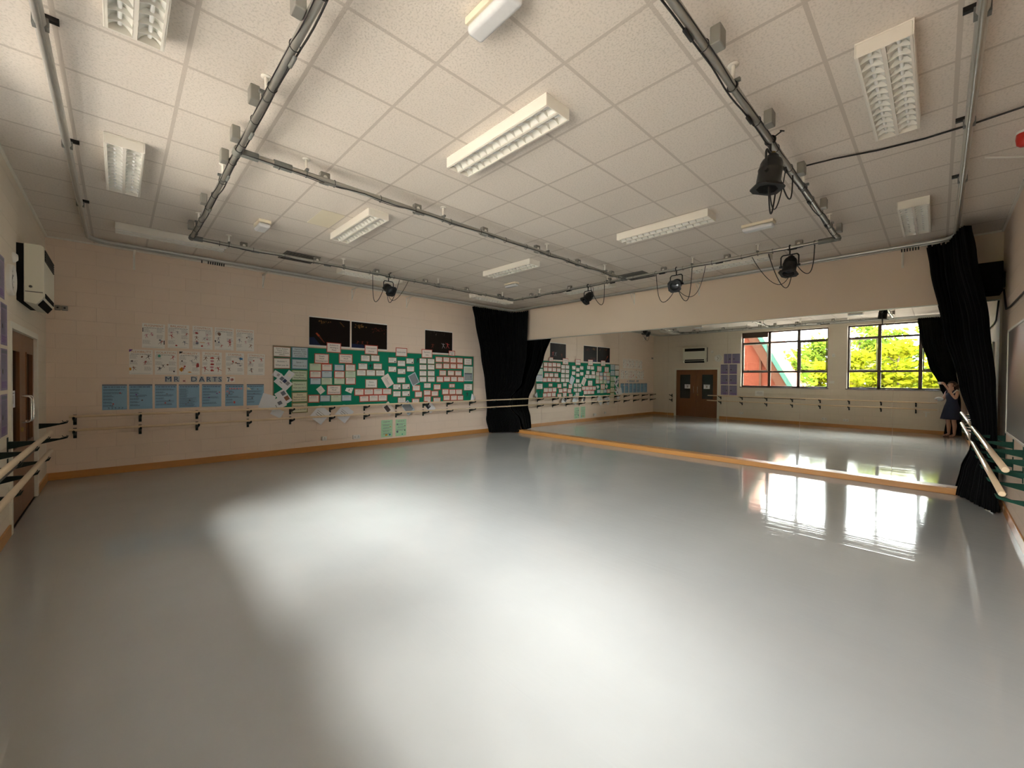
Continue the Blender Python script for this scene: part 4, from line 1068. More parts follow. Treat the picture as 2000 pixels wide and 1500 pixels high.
t = thing('wall_clock', 'pale round wall clock between heater and purple posters', 'clock', (XL, 4.72, 2.57))
Mx = Matrix.Translation((XL, 4.72, 2.57)) @ Matrix.Rotation(PI / 2, 4, 'Y')
build('case', MB().lathe([(0.0, 0.02), (0.13, 0.02), (0.135, 0.04), (0.15, 0.04), (0.155, 0.02), (0.155, 0.0)], 'white_plastic', 32, Mx), t)
hm = MB()
for a, l, wd in ((40, 0.08, 0.012), (150, 0.11, 0.008)):
    hm.obox(Vector((XL + 0.024, 4.72 + math.sin(R(a)) * l / 2, 2.57 + math.cos(R(a)) * l / 2)), (0.002, wd, l), (R(-a), 0, 0), 'ink_black')
build('hands', hm, t)
ticks = MB()
for k in range(12):
    a = k * PI / 6
    ticks.obox(Vector((XL + 0.022, 4.72 + math.sin(a) * 0.115, 2.57 + math.cos(a) * 0.115)), (0.002, 0.006, 0.018), (-a, 0, 0), 'ink_grey')
build('dial_marks', ticks, t)
t = thing('smoke_detector', 'small round pale sensor on the wall right of the heater', 'sensor', (XL, 4.98, 2.85))
build('housing', MB().lathe([(0, 0.035), (0.03, 0.034), (0.045, 0.02), (0.055, 0.012), (0.055, 0)], 'white_plastic', 20, Matrix.Translation((XL, 4.98, 2.85)) @ Matrix.Rotation(PI / 2, 4, 'Y')), t)

LW = PI / 2          # sheets on the left wall
rnd = random.Random(11)
PUR = [(4.356, 2.541, 'top row left, next to the clock'), (4.035, 2.538, 'top row right, beside the window'), (4.476, 2.102, 'second row left, next to the door frame'), (4.142, 2.102, 'second row right'),
       (4.474, 1.667, 'third row left, next to the door frame'), (4.140, 1.669, 'third row right'), (4.462, 1.228, 'bottom row left, just above the barre'), (4.134, 1.223, 'bottom row right, just above the barre')]
for y, z, lb in PUR:
    s = Sheet().body(0.30, 0.40, 0.002, 'poster_purple')
    s.rect(-0.13, 0.155, 0.13, 0.185, 'pic_slate'); s.para(-0.13, 0.13, 0.13, -0.10, 0.007, 'pic_slate', rnd); s.blob(0.08 * (1 if y < 4.3 else -1), -0.02, 0.03, 'pic_dark', rnd, lay=3)
    s.para(-0.13, 0.13, -0.12, -0.18, 0.006, 'pic_violet', rnd)
    s.done('poster', 'purple printed poster on the left wall, ' + lb, 'poster', 'purple posters beside the door', XL, y, z, LW)
for y, x, lb in ((6.03, 0, 'left'), (5.20, 0, 'right')):
    s = Sheet().body(0.26, 0.185, 0.0015, 'paper_cold')
    s.rect(-0.035, -0.05, 0.035, 0.04, 'ink_grey'); s.line(-0.10, 0.10, 0.065, 0.012, 'ink_black', rnd)
    s.done('door_notice', 'white paper notice taped inside the %s door pane' % ('left' if lb == 'left' else 'right'), 'notice', None, XL - 0.0345, y, 1.35, LW)
s = Sheet().body(0.30, 0.20, 0.0015, 'paper_white'); s.para(-0.11, 0.11, 0.05, -0.05, 0.012, 'ink_pale', rnd, centre=True)
s.done('wall_notice', 'white paper notice under the window sill, above the left barre', 'notice', None, XL, 3.16, 1.13, LW)
def socket(loc, rz, w_, label, kind='twin'):
    t = thing('wall_socket', label, 'socket', loc)
    M = Matrix.Translation(loc) @ Matrix.Rotation(rz, 4, 'Z')
    m = MB(); m.box(-w_ / 2, w_ / 2, -0.035, 0, -0.045, 0.045, 'white_plastic'); m.v = [tuple(M @ Vector(v)) for v in m.v]
    build('back_box', m, t, bevel=0.006)
    m = MB()
    for cx in ([-0.04, 0.04] if kind == 'twin' else [0]):
        for dx, dz, a, b in ((0, 0.016, 0.004, 0.008), (-0.011, -0.008, 0.006, 0.004), (0.011, -0.008, 0.006, 0.004)):
            m.box(cx + dx - a / 1, cx + dx + a, -0.0365, -0.034, dz - b, dz + b, 'ink_black')
        m.box(cx - 0.005, cx + 0.005, -0.039, -0.034, 0.028, 0.038, 'white_metal')
    m.v = [tuple(M @ Vector(v)) for v in m.v]
    build('pin_holes', m, t)
socket((XL, 3.80, 0.30), LW, 0.15, 'white double socket low on the left wall, near the door')
socket((XL, 1.07, 0.27), LW, 0.15, 'white double socket low on the left wall, under the window pier')
socket((XL, 0.46, 0.27), LW, 0.15, 'white double socket low on the left wall, under the near window')
t = thing('light_switch', 'white switch on the pier between the two windows', 'switch', (XL, 0.88, 1.60))
build('plate', MB().box(XL, XL + 0.012, 0.80, 0.96, 1.555, 1.645, 'white_plastic'), t, bevel=0.004)
build('rocker', MB().box(XL + 0.012, XL + 0.017, 0.83, 0.855, 1.58, 1.62, 'white_metal').box(XL + 0.012, XL + 0.017, 0.905, 0.93, 1.58, 1.62, 'white_metal'), t)
t = thing('motion_sensor', 'small white motion sensor high on the pier between the windows', 'sensor', (XL, 0.84, 2.56))
build('housing', MB().prism([(XL, 2.50), (XL + 0.06, 2.51), (XL + 0.03, 2.62), (XL, 2.62)], 'y', 0.80, 0.88, 'white_plastic'), t, bevel=0.004)
build('lens', MB().box(XL + 0.04, XL + 0.058, 0.815, 0.865, 2.515, 2.55, 'diffuser_plastic'), t)
t = thing('wall_hook', 'small white T shaped fitting low on the left wall beside the photographer', 'hook', (XL, -1.50, 0.62))
build('plate', MB().box(XL, XL + 0.01, -1.53, -1.49, 0.52, 0.69, 'white_plastic').box(XL, XL + 0.02, -1.60, -1.45, 0.66, 0.69, 'white_plastic'), t)

# ================================================================ poster wall
Y0 = YB - 0.0015
rnd = random.Random(21)
def fig(s, u, v, h, m, rn):
    """a small dancing figure printed on the sheet"""
    a = rn.uniform(-0.5, 0.5)
    q = lambda x, y: (u + (x * math.cos(a) - y * math.sin(a)) * h, v + (x * math.sin(a) + y * math.cos(a)) * h)
    s.poly([q(-.07, 0), (q(.07, 0)), q(.10, .3), q(-.09, .3)], m)
    s.poly([q(.0 + .07 * math.cos(k * PI / 4), .39 + .08 * math.sin(k * PI / 4)) for k in range(8)], m)
    for x0, y0, x1, y1 in ((-.04, 0, -.25, -.42), (.04, 0, rn.uniform(.1, .4), -.38), (-.08, .27, -.38, rn.uniform(.1, .5)), (.08, .27, .36, rn.uniform(.1, .5))):
        dx, dy = x1 - x0, y1 - y0; l = math.hypot(dx, dy); nx, ny = -dy / l * .045, dx / l * .045
        s.poly([q(x0 + nx, y0 + ny), q(x0 - nx, y0 - ny), q(x1 - nx * .5, y1 - ny * .5), q(x1 + nx * .5, y1 + ny * .5)], m)
T1 = ['ALIGNMENT', 'BALANCE', 'CONTROL', 'COORDINATION', 'EXTENSION']
T2 = ['FLEXIBILITY', 'ISOLATION', 'MOBILITY', 'POSTURE', 'STAMINA', 'STRENGTH']
X1 = ['grey and dark pictures', 'faint pictures', 'red and grey pictures', 'dark red figures', 'small leaping figures']
X2 = ['purple corner', 'green patch', 'black corner and orange drop', 'red shapes down the middle', 'blue patch', 'small red figures']
def white_poster(i, row, x, z, w_, h_, title, extra):
    rn = random.Random(i + 31 * row)
    s = Sheet().body(w_, h_, 0.002, 'paper_white')
    W2, H2 = w_ / 2, h_ / 2
    s.text(title, 0, H2 - 0.038, 0.052, 'ink_orange', fit=w_ * 0.86)
    s.line(-W2 + 0.02, W2 - 0.02, H2 - 0.075, 0.009, 'ink_grey', rn)
    cells = [(-0.09, 0.09), (0.09, 0.09), (-0.09, -0.01), (0.09, -0.01), (-0.09, -0.11), (0.09, -0.11)]
    if title == 'POSTURE':
        for k in range(5): s.blob(0, 0.10 - 0.058 * k, 0.035, 'pic_red' if k % 2 == 0 else 'pic_pink', rn, 0.6)
        for u in (-0.10, 0.10):
            fig(s, u, 0.08, 0.10, 'pic_brown', rn); fig(s, u, -0.11, 0.11, 'pic_red', rn)
            s.para(u - 0.04, u + 0.04, 0.01, -0.03, 0.006, 'ink_pale', rn)
    else:
        pal = {1: ['pic_grey', 'pic_slate', 'pic_pink', 'pic_red', 'pic_brown'], 2: ['pic_brown', 'pic_dark', 'pic_red', 'pic_grey']}[row]
        for k, (u, v) in enumerate(cells):
            if (k * 7 + i * 3 + row) % 3 == 0:
                fig(s, u, v, 0.085, pal[(k + i) % len(pal)], rn)
            else:
                s.para(u - 0.05, u + 0.05, v + 0.028, v - 0.03, 0.0065, 'ink_pale', rn)
        for k in range(4):
            u, v = rn.uniform(-W2 + 0.03, W2 - 0.03), rn.uniform(-H2 + 0.04, H2 - 0.12)
            if rn.random() < 0.5: fig(s, u, v, 0.07, pal[k % len(pal)], rn)
            else: s.blob(u, v, 0.017, pal[(k + 1) % len(pal)], rn)
    if title == 'FLEXIBILITY': s.poly([(-W2, H2), (-W2 + 0.05, H2), (-W2, H2 - 0.045)], 'pic_violet'); s.blob(-W2 + 0.012, -0.12, 0.018, 'pic_orange', rn, 1.6)
    if title == 'ISOLATION': s.blob(-0.09, 0.115, 0.028, 'pic_green', rn)
    if title == 'MOBILITY':
        s.poly([(-W2 + 0.003, H2 - 0.003), (-W2 + 0.055, H2 - 0.006), (-W2 + 0.04, H2 - 0.03), (-W2 + 0.004, H2 - 0.045)], 'ink_black')
        s.blob(-W2 + 0.03, -0.12, 0.026, 'pic_orange', rn, 1.7); s.blob(W2 - 0.035, -0.03, 0.028, 'pic_red', rn, 2.0); s.blob(0.0, -0.165, 0.03, 'pic_orange', rn, 0.4)
    if title == 'STAMINA': s.blob(0.10, 0.10, 0.033, 'pic_blue', rn, 0.75); s.rect(0.03, 0.0, 0.08, 0.018, 'ink_black')
    if title == 'ALIGNMENT': s.rect(-W2 + 0.003, 0.06, -W2 + 0.015, 0.13, 'ink_black'); s.rect(W2 - 0.016, -0.14, W2 - 0.004, -0.07, 'ink_black')
    if title == 'COORDINATION': s.blob(-0.08, 0.09, 0.03, 'pic_brown', rn, 1.3); s.blob(-W2 + 0.012, -0.05, 0.014, 'pic_dark', rn, 1.8); s.blob(0.09, -0.05, 0.022, 'pic_red', rn)
    if title == 'CONTROL': s.blob(-0.09, 0.08, 0.032, 'pic_red', rn, 0.7); s.blob(-0.08, -0.10, 0.025, 'pic_slate', rn, 1.3); s.blob(-0.01, -0.15, 0.018, 'pic_red', rn); s.rect(-0.04, -0.09, 0.03, -0.082, 'pic_orange')
    s.line(-W2 + 0.02, W2 - 0.03, -H2 + 0.015, 0.004, 'ink_grey', rn)
    s.done('poster', 'white %s poster with %s, %s row, on poster wall' % (title, extra, 'top' if row == 1 else 'second'), 'poster', 'white skill posters', x, Y0, z, 0, rn.uniform(-0.012, 0.012))
for i, (x, z, w_, h_) in enumerate(WHITE1): white_poster(i, 1, x, z, 0.297, 0.42, T1[i], X1[i])
for i, (x, z, w_, h_) in enumerate(WHITE2): white_poster(i, 2, x, z, 0.297, 0.42, T2[i], X2[i])
BX = ['leftmost, furthest from the noticeboard', 'second from the left', 'third from the left', 'fourth from the left, densely printed', 'fifth from the left', 'sixth from the left, with pink discs', 'rightmost, next to the loose white papers']
for i, (x, z, w_, h_) in enumerate(BLUE):
    rn = random.Random(70 + i)
    s = Sheet().body(0.295, 0.42, 0.002, 'poster_blue')
    s.rect(-0.147, 0.185, 0.147, 0.21, 'pic_slate'); s.line(-0.13, 0.13, 0.165, 0.011, 'ink_navy', rn)
    v = 0.13
    while v > -0.17:
        s.para(-0.135, -0.01 if rn.random() < .5 else 0.12, v, v - 0.03, 0.0045 if i == 3 else 0.0055, 'ink_navy', rn, centre=False); v -= 0.052 if i != 3 else 0.042
    for k in range(3): s.blob(rn.uniform(-0.12, 0.12), rn.uniform(-0.15, 0.12), 0.013, rn.choice(['pic_dark', 'pic_red', 'pic_violet', 'pic_slate']), rn)
    if i == 0:
        for k in range(5): fig(s, -0.07 + 0.04 * k, -0.185, 0.04, 'ink_navy', rn)
    if i == 5:
        for k in range(5): s.blob(-0.07 + 0.045 * k, 0.125, 0.021, 'pic_pink', rn, 1.0, 3)
        s.blob(-0.115, 0.07, 0.024, 'pic_pink', rn, 1.0, 3); s.blob(0.0, -0.14, 0.02, 'pic_red', rn, 1.6, 3)
    if i == 6: s.poly([(-0.14, 0.10), (-0.07, 0.10), (-0.10, 0.135), (-0.14, 0.15)], 'paper_yellow', 3)
    s.done('poster', 'laminated blue poster above the barre, ' + BX[i], 'poster', 'blue laminated posters', x, Y0, 1.262, 0, rn.uniform(-0.01, 0.01))
LL = ['letter M, first of the wall lettering', 'letter R before the dot', 'small pink dot after the letters M R', 'letter D starting the second word', 'letter A after the letter D', 'letter R in the second word', 'letter T before the final letter S', 'letter S ending the wall lettering', 'printed picture of a dart and board after the letter S']
for i, ((x, z, w_, h_), ch, lb) in enumerate(zip(LETTERS, 'MR.DARTS*', LL)):
    rn = random.Random(i)
    s = Sheet()
    if ch == '.':
        s.t = 0.002; s.body(0.038, 0.03, 0.002, 'pic_pink'); s.rect(-0.012, -0.010, 0.012, 0.012, 'pic_brown')
    elif ch == '*':
        s.body(0.13, 0.10, 0.002, 'paper_white'); s.blob(0.025, -0.005, 0.04, 'pic_pink', rn, 1.0, 1); s.blob(0.027, -0.004, 0.022, 'pic_brown', rn, 1.0, 2)
        s.poly([(-0.06, 0.045), (-0.01, 0.04), (-0.02, 0.025), (-0.055, 0.02)], 'pic_dark'); s.poly([(-0.035, 0.02), (-0.02, 0.02), (-0.025, -0.045), (-0.05, -0.045)], 'pic_slate')
    else:
        k = 0.125
        V, F = text_geo(ch, k)
        us = [a for a, _ in V]; vs_ = [b for _, b in V]
        cu, cv_ = (min(us) + max(us)) / 2, (min(vs_) + max(vs_)) / 2
        hw, hh = (max(us) - min(us)) / 2 + 0.008, (max(vs_) - min(vs_)) / 2 + 0.009
        top = hw * 0.5 if ch == 'A' else hw
        s.t = 0.003
        s.prism([(-hw, -hh), (hw, -hh), (top, hh), (-top, hh)], 'y', -0.003, 0, 'teal_halo')
        s.add([(a - cu, -0.0036, b - cv_) for a, b in V], F, 'ink_navy')
    s.done('wall_letter' if ch not in '.*' else 'wall_cutout', ('navy ' if ch not in '.*' else '') + lb, 'letter' if ch not in '.*' else 'cutout', 'cut out lettering on the wall', x, Y0, 1.563 if ch != '.' else 1.53, 0)

# dark stage photographs -------------------------------------------
for i, (x, z, w_, h_, lb) in enumerate([(1.862, 2.618, 0.882, 0.60, 'left of the pair, blue corner'), (2.780, 2.612, 0.878, 0.60, 'right of the pair, with amber specks'), (4.734, 2.60, 0.873, 0.58, 'alone, next to the corner curtain')]):
    rn = random.Random(90 + i)
    s = Sheet().body(w_ + 0.012, h_ + 0.05, 0.002, 'paper_white')
    W2, H2 = w_ / 2, h_ / 2
    s.rect(-W2, -H2, W2, H2, 'photo_black', 1)
    if i == 0:
        s.poly([(-W2, -H2), (-W2 + 0.24, -H2), (-W2 + 0.10, -H2 + 0.17), (-W2, -H2 + 0.16)], 'photo_navy', 2)
        for k in range(10): s.blob(-W2 + 0.16 + 0.017 * k, -H2 + 0.25 - 0.02 * k, 0.03 - 0.0015 * k, 'photo_glow' if k < 3 else 'photo_rust', rn, 0.8, 3 + k * 0.1)
        for k in range(22): s.blob(rn.gauss(-W2 + 0.28, 0.09), H2 - 0.06 - abs(rn.gauss(0, 0.03)), rn.uniform(0.004, 0.014), 'photo_amber', rn, 1.2, 2)
        for k in range(5): s.blob(0.22 + 0.02 * k, H2 - 0.06 - 0.02 * k, 0.012, 'photo_amber', rn, 1, 2)
    elif i == 1:
        s.poly([(-W2, -H2), (-0.10, -H2), (-0.16, -H2 + 0.08), (-W2, -H2 + 0.09)], 'photo_navy', 2)
        for k in range(24): s.blob(rn.gauss(-0.24, 0.06), H2 - 0.10 + rn.gauss(0, 0.025), rn.uniform(0.006, 0.018), 'photo_amber', rn, 1, 2)
        for k in range(40): s.blob(max(-0.1, min(W2 - 0.02, rn.gauss(0.20, 0.10))), H2 - 0.10 - abs(rn.gauss(0, 0.05)), rn.uniform(0.003, 0.012), 'photo_rust', rn, 1, 2)
        for k in range(3): fig(s, -0.30 + 0.12 * k, -H2 + 0.12, 0.10, 'photo_rust', rn)
    else:
        for k in range(12): s.blob(rn.uniform(-0.3, 0.2), H2 - 0.07 + rn.gauss(0, 0.02), rn.uniform(0.003, 0.01), 'ink_grey', rn, 0.4, 2)
        fig(s, 0.14, -0.10, 0.16, 'pic_grey', rn); fig(s, 0.28, -0.09, 0.17, 'pic_red', rn); fig(s, -0.2, -0.12, 0.14, 'photo_rust', rn)
    s.done('stage_photo', 'dark stage photograph above the noticeboard, ' + lb, 'photograph', 'dark stage photographs', x, Y0, z, 0)

# green noticeboard ------------------------------------------------
bx0_, bx1_, bz0_, bz1_ = 0.725, 5.915, 0.965, 2.262
YF_ = Y0 - 0.02
t = thing('noticeboard', 'long green felt noticeboard covered in small cards above the barre', 'noticeboard', ((bx0_ + bx1_) / 2, Y0, bz0_))
for a, b in ((bx0_ + 0.012, 3.285), (3.289, bx1_ - 0.012)):
    build('felt_panel', MB().box(a, b, YF_, Y0, bz0_ + 0.012, bz1_ - 0.012, 'felt_green'), t)
fr = MB()
for b in ((bx0_, bx1_, bz0_, bz0_ + 0.014), (bx0_, bx1_, bz1_ - 0.014, bz1_), (bx0_, bx0_ + 0.014, bz0_, bz1_), (bx1_ - 0.014, bx1_, bz0_, bz1_)):
    fr.box(b[0], b[1], YF_ - 0.004, Y0, b[2], b[3], 'board_trim')
build('board_trim', fr, t)
BORD = {'r': 'card_red', 'n': 'card_brown', 'b': 'card_blue', 'g': 'card_green', 'y': 'card_olive', 'd': 'paper_cold'}
PAPR = {'r': 'paper_pink', 'n': 'paper_white', 'b': 'paper_blue', 'g': 'paper_green', 'y': 'paper_yellow', 'd': 'paper_green'}
CNAME = {'r': 'red edged', 'n': 'brown edged', 'b': 'blue edged', 'g': 'green edged', 'y': 'yellow', 'd': 'pale'}
def card(b, label, group, texts=None, pic=None, head=False, lift=0.0):
    x, z, w_, h_, c = b
    rn = random.Random(int(x * 977 + z * 331))
    e = 0.017 if head else (0.019 if c == 'r' else 0.013)
    # the pixel measurement took the paper itself; the coloured mount shows round it
    W, H = (w_, h_) if head else ((w_ + 0.030, h_ + 0.040) if c == 'r' else (w_ + 0.02, h_ + 0.024))
    s = Sheet().body(W, H, 0.0025, BORD[c])
    s.rect(-W / 2 + e, -H / 2 + e, W / 2 - e, H / 2 - e, PAPR[c], 1)
    if texts:
        n = len(texts)
        for k, tx in enumerate(texts):
            s.text(tx, 0, H / 2 - e - (k + 0.75) * (H - 2 * e) / (n + 0.5), min(0.045, (H - 2 * e) / (n + 0.9)), 'ink_wine' if 'Glossary' in texts else 'ink_black', 2, fit=(W - 2 * e) * 0.88)
    elif c == 'd':
        s.para(-W / 2 + 0.03, W / 2 - 0.03, H / 2 - 0.04, 0.02, 0.006, 'ink_pale', rn); s.rect(-W / 2 + 0.02, -H / 2 + 0.02, W / 2 - 0.02, 0.0, 'laminate_slate', 2); s.rect(-W / 2 + 0.02, -0.0, W / 2 - 0.02, 0.02, 'ink_black', 3)
        s.para(-W / 2 + 0.03, W / 2 - 0.03, -0.03, -H / 2 + 0.03, 0.005, 'ink_pale', rn, 3)
    else:
        s.line(-W * 0.24, W * 0.24, H / 2 - e - 0.022, 0.010, 'ink_grey', rn)
        m = 1 + int(rn.random() * 3.2)
        u1 = W / 2 - e - 0.012 - (0.05 if pic else 0)
        for k in range(m): s.line(-W / 2 + e + 0.012 + rn.random() * 0.02, u1 - rn.random() * 0.03, H / 2 - e - 0.042 - 0.016 * k, 0.0065, 'ink_pale', rn)
        if pic: s.blob(W / 2 - 0.045, -H / 2 + 0.04, 0.02, pic, rn, 1.2)
    return s.done('notice_card', label, 'card', group, x, YF_ - lift, z, 0, rn.uniform(-0.015, 0.015))
HEADS = [(['Actions to', 'develop a', 'Motif'], 'Actions to develop a Motif'), (['Simple', 'Motif', 'Development'], 'Simple Motif Development'), (['Contrasting', 'Motif', 'Development'], 'Contrasting Motif Development'), (['Different', 'Motif', 'Development'], 'Different Motif Development'),
         (['Choreographic', 'Devices'], 'Choreographic Devices'), (['Dance', 'Structure'], 'Dance Structure')]
flat = lambda k: [b for r in CARDS[k] for b in r]
for b, (tx, nm) in zip(flat('heads'), HEADS):
    top = b[1] > 2.2
    card(b, 'large %s heading card reading %s' % (CNAME[b[4]], nm), 'heading cards', tx, None, True, 0.006)
H2 = [(['Relationships'], 'heading card reading Relationships'), (['Expressive', 'Skills'], 'heading card reading Expressive Skills'), (['Physical', 'Skills'], 'small heading card reading Physical Skills'), (['A Level', 'Glossary'], 'card reading A Level Glossary'), (['GCSE', 'Glossary'], 'card reading GCSE Glossary'), (['Mental', 'Skills'], 'small heading card reading Mental Skills'), (None, 'tall pale printed sheet between the two Glossary cards')]
for b, (tx, nm) in zip(flat('heads2'), H2):
    card(b, (CNAME[b[4]] + ' ' if tx else '') + nm + ' on the noticeboard', 'heading cards', tx, None, True, 0.006 if b[1] > 2.2 else 0.001)
for b, tx in zip(flat('colA'), (['Dance Actions', 'Travel, turn,', 'elevation, gesture,', 'stillness'], ['Actions =', 'What you do'])):
    card(b, 'large brown edged card, %s of the two at the left end' % ('upper' if b[1] > 2 else 'lower'), 'wide cards at the left end of the board', tx, None, True)
for i, (b, tx) in enumerate(zip(flat('colB'), (['Dance Space', 'Pathways, levels,', 'directions, size', 'and patterns'], ['Space =', 'Where you do it'], ['Dance Dynamics', 'fast/slow', 'sharp/flowing'], ['Dynamics =', 'How you do it'], ['Dance', 'Relationships', 'lead and follow'], ['Relationships =', 'Who you do it with']))):
    card(b, 'large %s card, %s from the top in the tall column' % (CNAME[b[4]], ['first', 'second', 'third', 'fourth', 'fifth', 'last'][i]), 'wide cards at the left end of the board', tx, None, True)
WHERE = {'simple': 'under the Simple Motif heading', 'contrast': 'under the Contrasting Motif heading', 'diff': 'under the Different Motif heading', 'choreo': 'under the Choreographic Devices heading', 'struct': 'under the Dance Structure heading',
         'music': 'under the Relationships heading', 'skills': 'under the Expressive Skills heading', 'technic': 'under the Physical Skills heading', 'stagger': 'in the stepped block above the barre', 'lowright': 'under the Mental Skills heading'}
rn_ = random.Random(4)
for k, wh in WHERE.items():
    rows = CARDS[k]
    for i, row in enumerate(rows):
        for j, b in enumerate(row):
            rown = 'single row' if len(rows) == 1 else (ORD[i] + ' row')
            posn = 'only card' if len(row) == 1 else ORD[j] + ' card'
            pic = rn_.choice(['pic_dark', 'pic_grey', 'ink_black']) if (k == 'music' and rn_.random() < 0.6) else None
            card(b, 'small %s card, %s of %s %s' % (CNAME[b[4]], posn, rown, wh), 'small cards ' + wh, None, pic, False, 0.0011 * (j % 2) + 0.0022 * (i % 2))

def loose(name, x, z, w_, h_, roll, paper, label, pics=(), lines=False, lift=0.005, tilt=0.0, cat='paper'):
    rn = random.Random(int(abs(x) * 1000))
    s = Sheet().body(w_, h_, 0.001, paper)
    for (u0, v0, u1, v1, m) in pics: s.rect(u0 * w_ / 2, v0 * h_ / 2, u1 * w_ / 2, v1 * h_ / 2, m, 1)
    if lines: s.para(-w_ * .4, w_ * .4, h_ * .4, -h_ * .4, 0.006, lines, rn, 2)
    return s.done(name, label, cat, 'loose papers pinned askew', x, YF_ - lift, z, 0, roll, tilt)
loose('loose_paper', 0.80, 1.665, 0.16, 0.12, R(32), 'paper_cold', 'small tilted white slip with round drawing at board left edge', [(0.0, -0.3, 0.55, 0.5, 'pic_grey'), (0.12, -0.1, 0.42, 0.3, 'paper_pink')], False, 0.003)
loose('loose_paper', 1.02, 1.645, 0.14, 0.20, R(35), 'paper_cold', 'plain tilted white sheet behind the three picture sheet', [(-0.4, -0.2, 0.4, 0.4, 'paper_white')], False, 0.003)
loose('loose_paper', 0.915, 1.50, 0.297, 0.21, R(43), 'paper_cold', 'tilted white sheet with three dark pictures at board left', [(-0.75, 0.05, -0.30, 0.75, 'pic_slate'), (-0.25, 0.05, 0.20, 0.75, 'ink_navy'), (0.25, 0.05, 0.70, 0.75, 'pic_grey'), (-0.45, -0.35, -0.05, -0.2, 'ink_grey')], False, 0.007)
loose('loose_paper', 0.915, 1.20, 0.297, 0.21, R(58), 'paper_cold', 'tilted white sheet with two pictures below the three picture sheet', [(-0.75, 0.0, -0.20, 0.75, 'pic_slate'), (0.05, 0.0, 0.65, 0.8, 'pic_brown'), (-0.1, -0.45, 0.3, -0.3, 'ink_grey')], False, 0.010)
loose('loose_paper', 0.62, 1.115, 0.24, 0.30, R(18), 'paper_cold', 'white sheet overhanging the board edge beside the last blue poster', [(0.3, -0.3, 0.42, 0.0, 'ink_grey'), (0.55, -0.05, 0.7, 0.05, 'ink_black'), (0.45, -0.5, 0.55, -0.4, 'ink_black')], False, 0.004)
loose('loose_paper', 0.80, 1.06, 0.297, 0.22, R(-28), 'paper_cold', 'white sheet with one blue picture just above the barre at board left', [(0.1, -0.35, 0.62, 0.30, 'pic_slate'), (-0.3, -0.5, -0.2, 0.0, 'ink_grey')], False, 0.012)
loose('loose_paper', 0.80, 0.885, 0.21, 0.16, R(30), 'paper_cold', 'corner of a white sheet hanging below the upper barre at left', [], False, 0.008, R(-12))
loose('loose_paper', 1.655, 1.338, 0.13, 0.15, R(-38), 'paper_white', 'small tilted white slip left of the Different Motif heading', [(-0.5, 0.0, 0.5, 0.06, 'ink_grey')], False, 0.003)
loose('loose_paper', 2.285, 1.345, 0.15, 0.14, R(25), 'paper_white', 'crumpled white slips right of the Different Motif heading', [(-0.1, -0.6, 0.1, 0.1, 'pic_brown'), (0.3, 0.3, 0.8, 0.5, 'ink_pale')], False, 0.004, R(-8))
for x, lb in ((1.64, 'left one, below the Different Motif heading'), (2.16, 'right one, nearer the middle')):
    loose('laminated_sheet', x, 0.80, 0.30, 0.34, R(42), 'paper_cold', 'shiny laminated sheet hanging behind the barres, ' + lb, [(-0.7, 0.2, 0.7, 0.28, 'ink_pale'), (-0.6, -0.3, 0.4, -0.2, 'ink_pale'), (-0.6, -0.05, 0.6, 0.05, 'ink_grey')], False, 0.030, R(-9))
loose('loose_paper', 3.225, 1.545, 0.215, 0.30, R(-32), 'paper_pink', 'tilted white page of printed lines in mid board', [(0.25, 0.2, 0.35, 0.55, 'ink_grey'), (-0.1, -0.7, 0.0, 0.6, 'ink_grey'), (-0.35, -0.7, -0.28, 0.6, 'ink_grey'), (-0.55, -0.6, -0.5, 0.5, 'ink_pale')], False, 0.006)
loose('loose_paper', 3.955, 1.588, 0.23, 0.30, R(-28), 'paper_blue', 'tilted page of slate blue print with pale edge', [(-0.82, -0.86, 0.82, 0.86, 'laminate_slate')], 'ink_grey', 0.006)
loose('loose_paper', 3.25, 0.86, 0.21, 0.297, R(-35), 'paper_pink', 'tilted page with dark photograph hanging behind the barres', [(-0.8, -0.4, 0.2, 0.7, 'pic_dark')], False, 0.028, R(-7))
loose('loose_paper', 3.78, 0.86, 0.24, 0.32, R(-35), 'paper_blue', 'tilted page of blue print hanging behind the barres', [(-0.85, -0.7, 0.85, 0.85, 'laminate_slate')], 'ink_grey', 0.028, R(-7))
loose('loose_paper', 4.43, 0.86, 0.21, 0.297, R(-38), 'paper_cold', 'tilted page with black picture hanging at the barre bracket', [(-0.9, -0.1, 0.2, 0.9, 'ink_black'), (-0.3, 0.1, 0.1, 0.4, 'paper_cold')], False, 0.028, R(-7))
m = MB()
m.add([(5.80, YF_ - 0.002, 0.90), (5.855, YF_ - 0.01, 1.185), (5.875, YF_ - 0.055, 1.02), (5.86, YF_ - 0.05, 0.93), (5.985, YF_ - 0.012, 1.075)], [(0, 3, 1), (3, 2, 1), (1, 2, 4), (2, 3, 4)], 'paper_cold')
tag(build('loose_paper', m, None, (5.86, YF_, 0.9)), 'folded white paper at the bottom right corner of the noticeboard', 'paper', 'loose papers pinned askew')
for i, (x, z, lb) in enumerate(((2.785, 1.885, 'among the Choreographic Devices cards'), (4.065, 2.077, 'left of the Expressive Skills cards'), (5.694, 1.16, 'below the GCSE Glossary card'))):
    s = Sheet(); s.t = 0.001
    fig(s, 0, -0.01, 0.16, 'ink_black', random.Random(40 + i))
    n = len(s.v); s.v += [(a, b + 0.0015, c) for a, b, c in s.v]; s.f += [[k + n for k in reversed(f)] for f in s.f]; s.m += s.m; s.sm += s.sm
    s.done('dancer_cutout', 'black paper dancer silhouette ' + lb, 'cutout', 'black dancer cut outs', x, YF_ - 0.001, z)
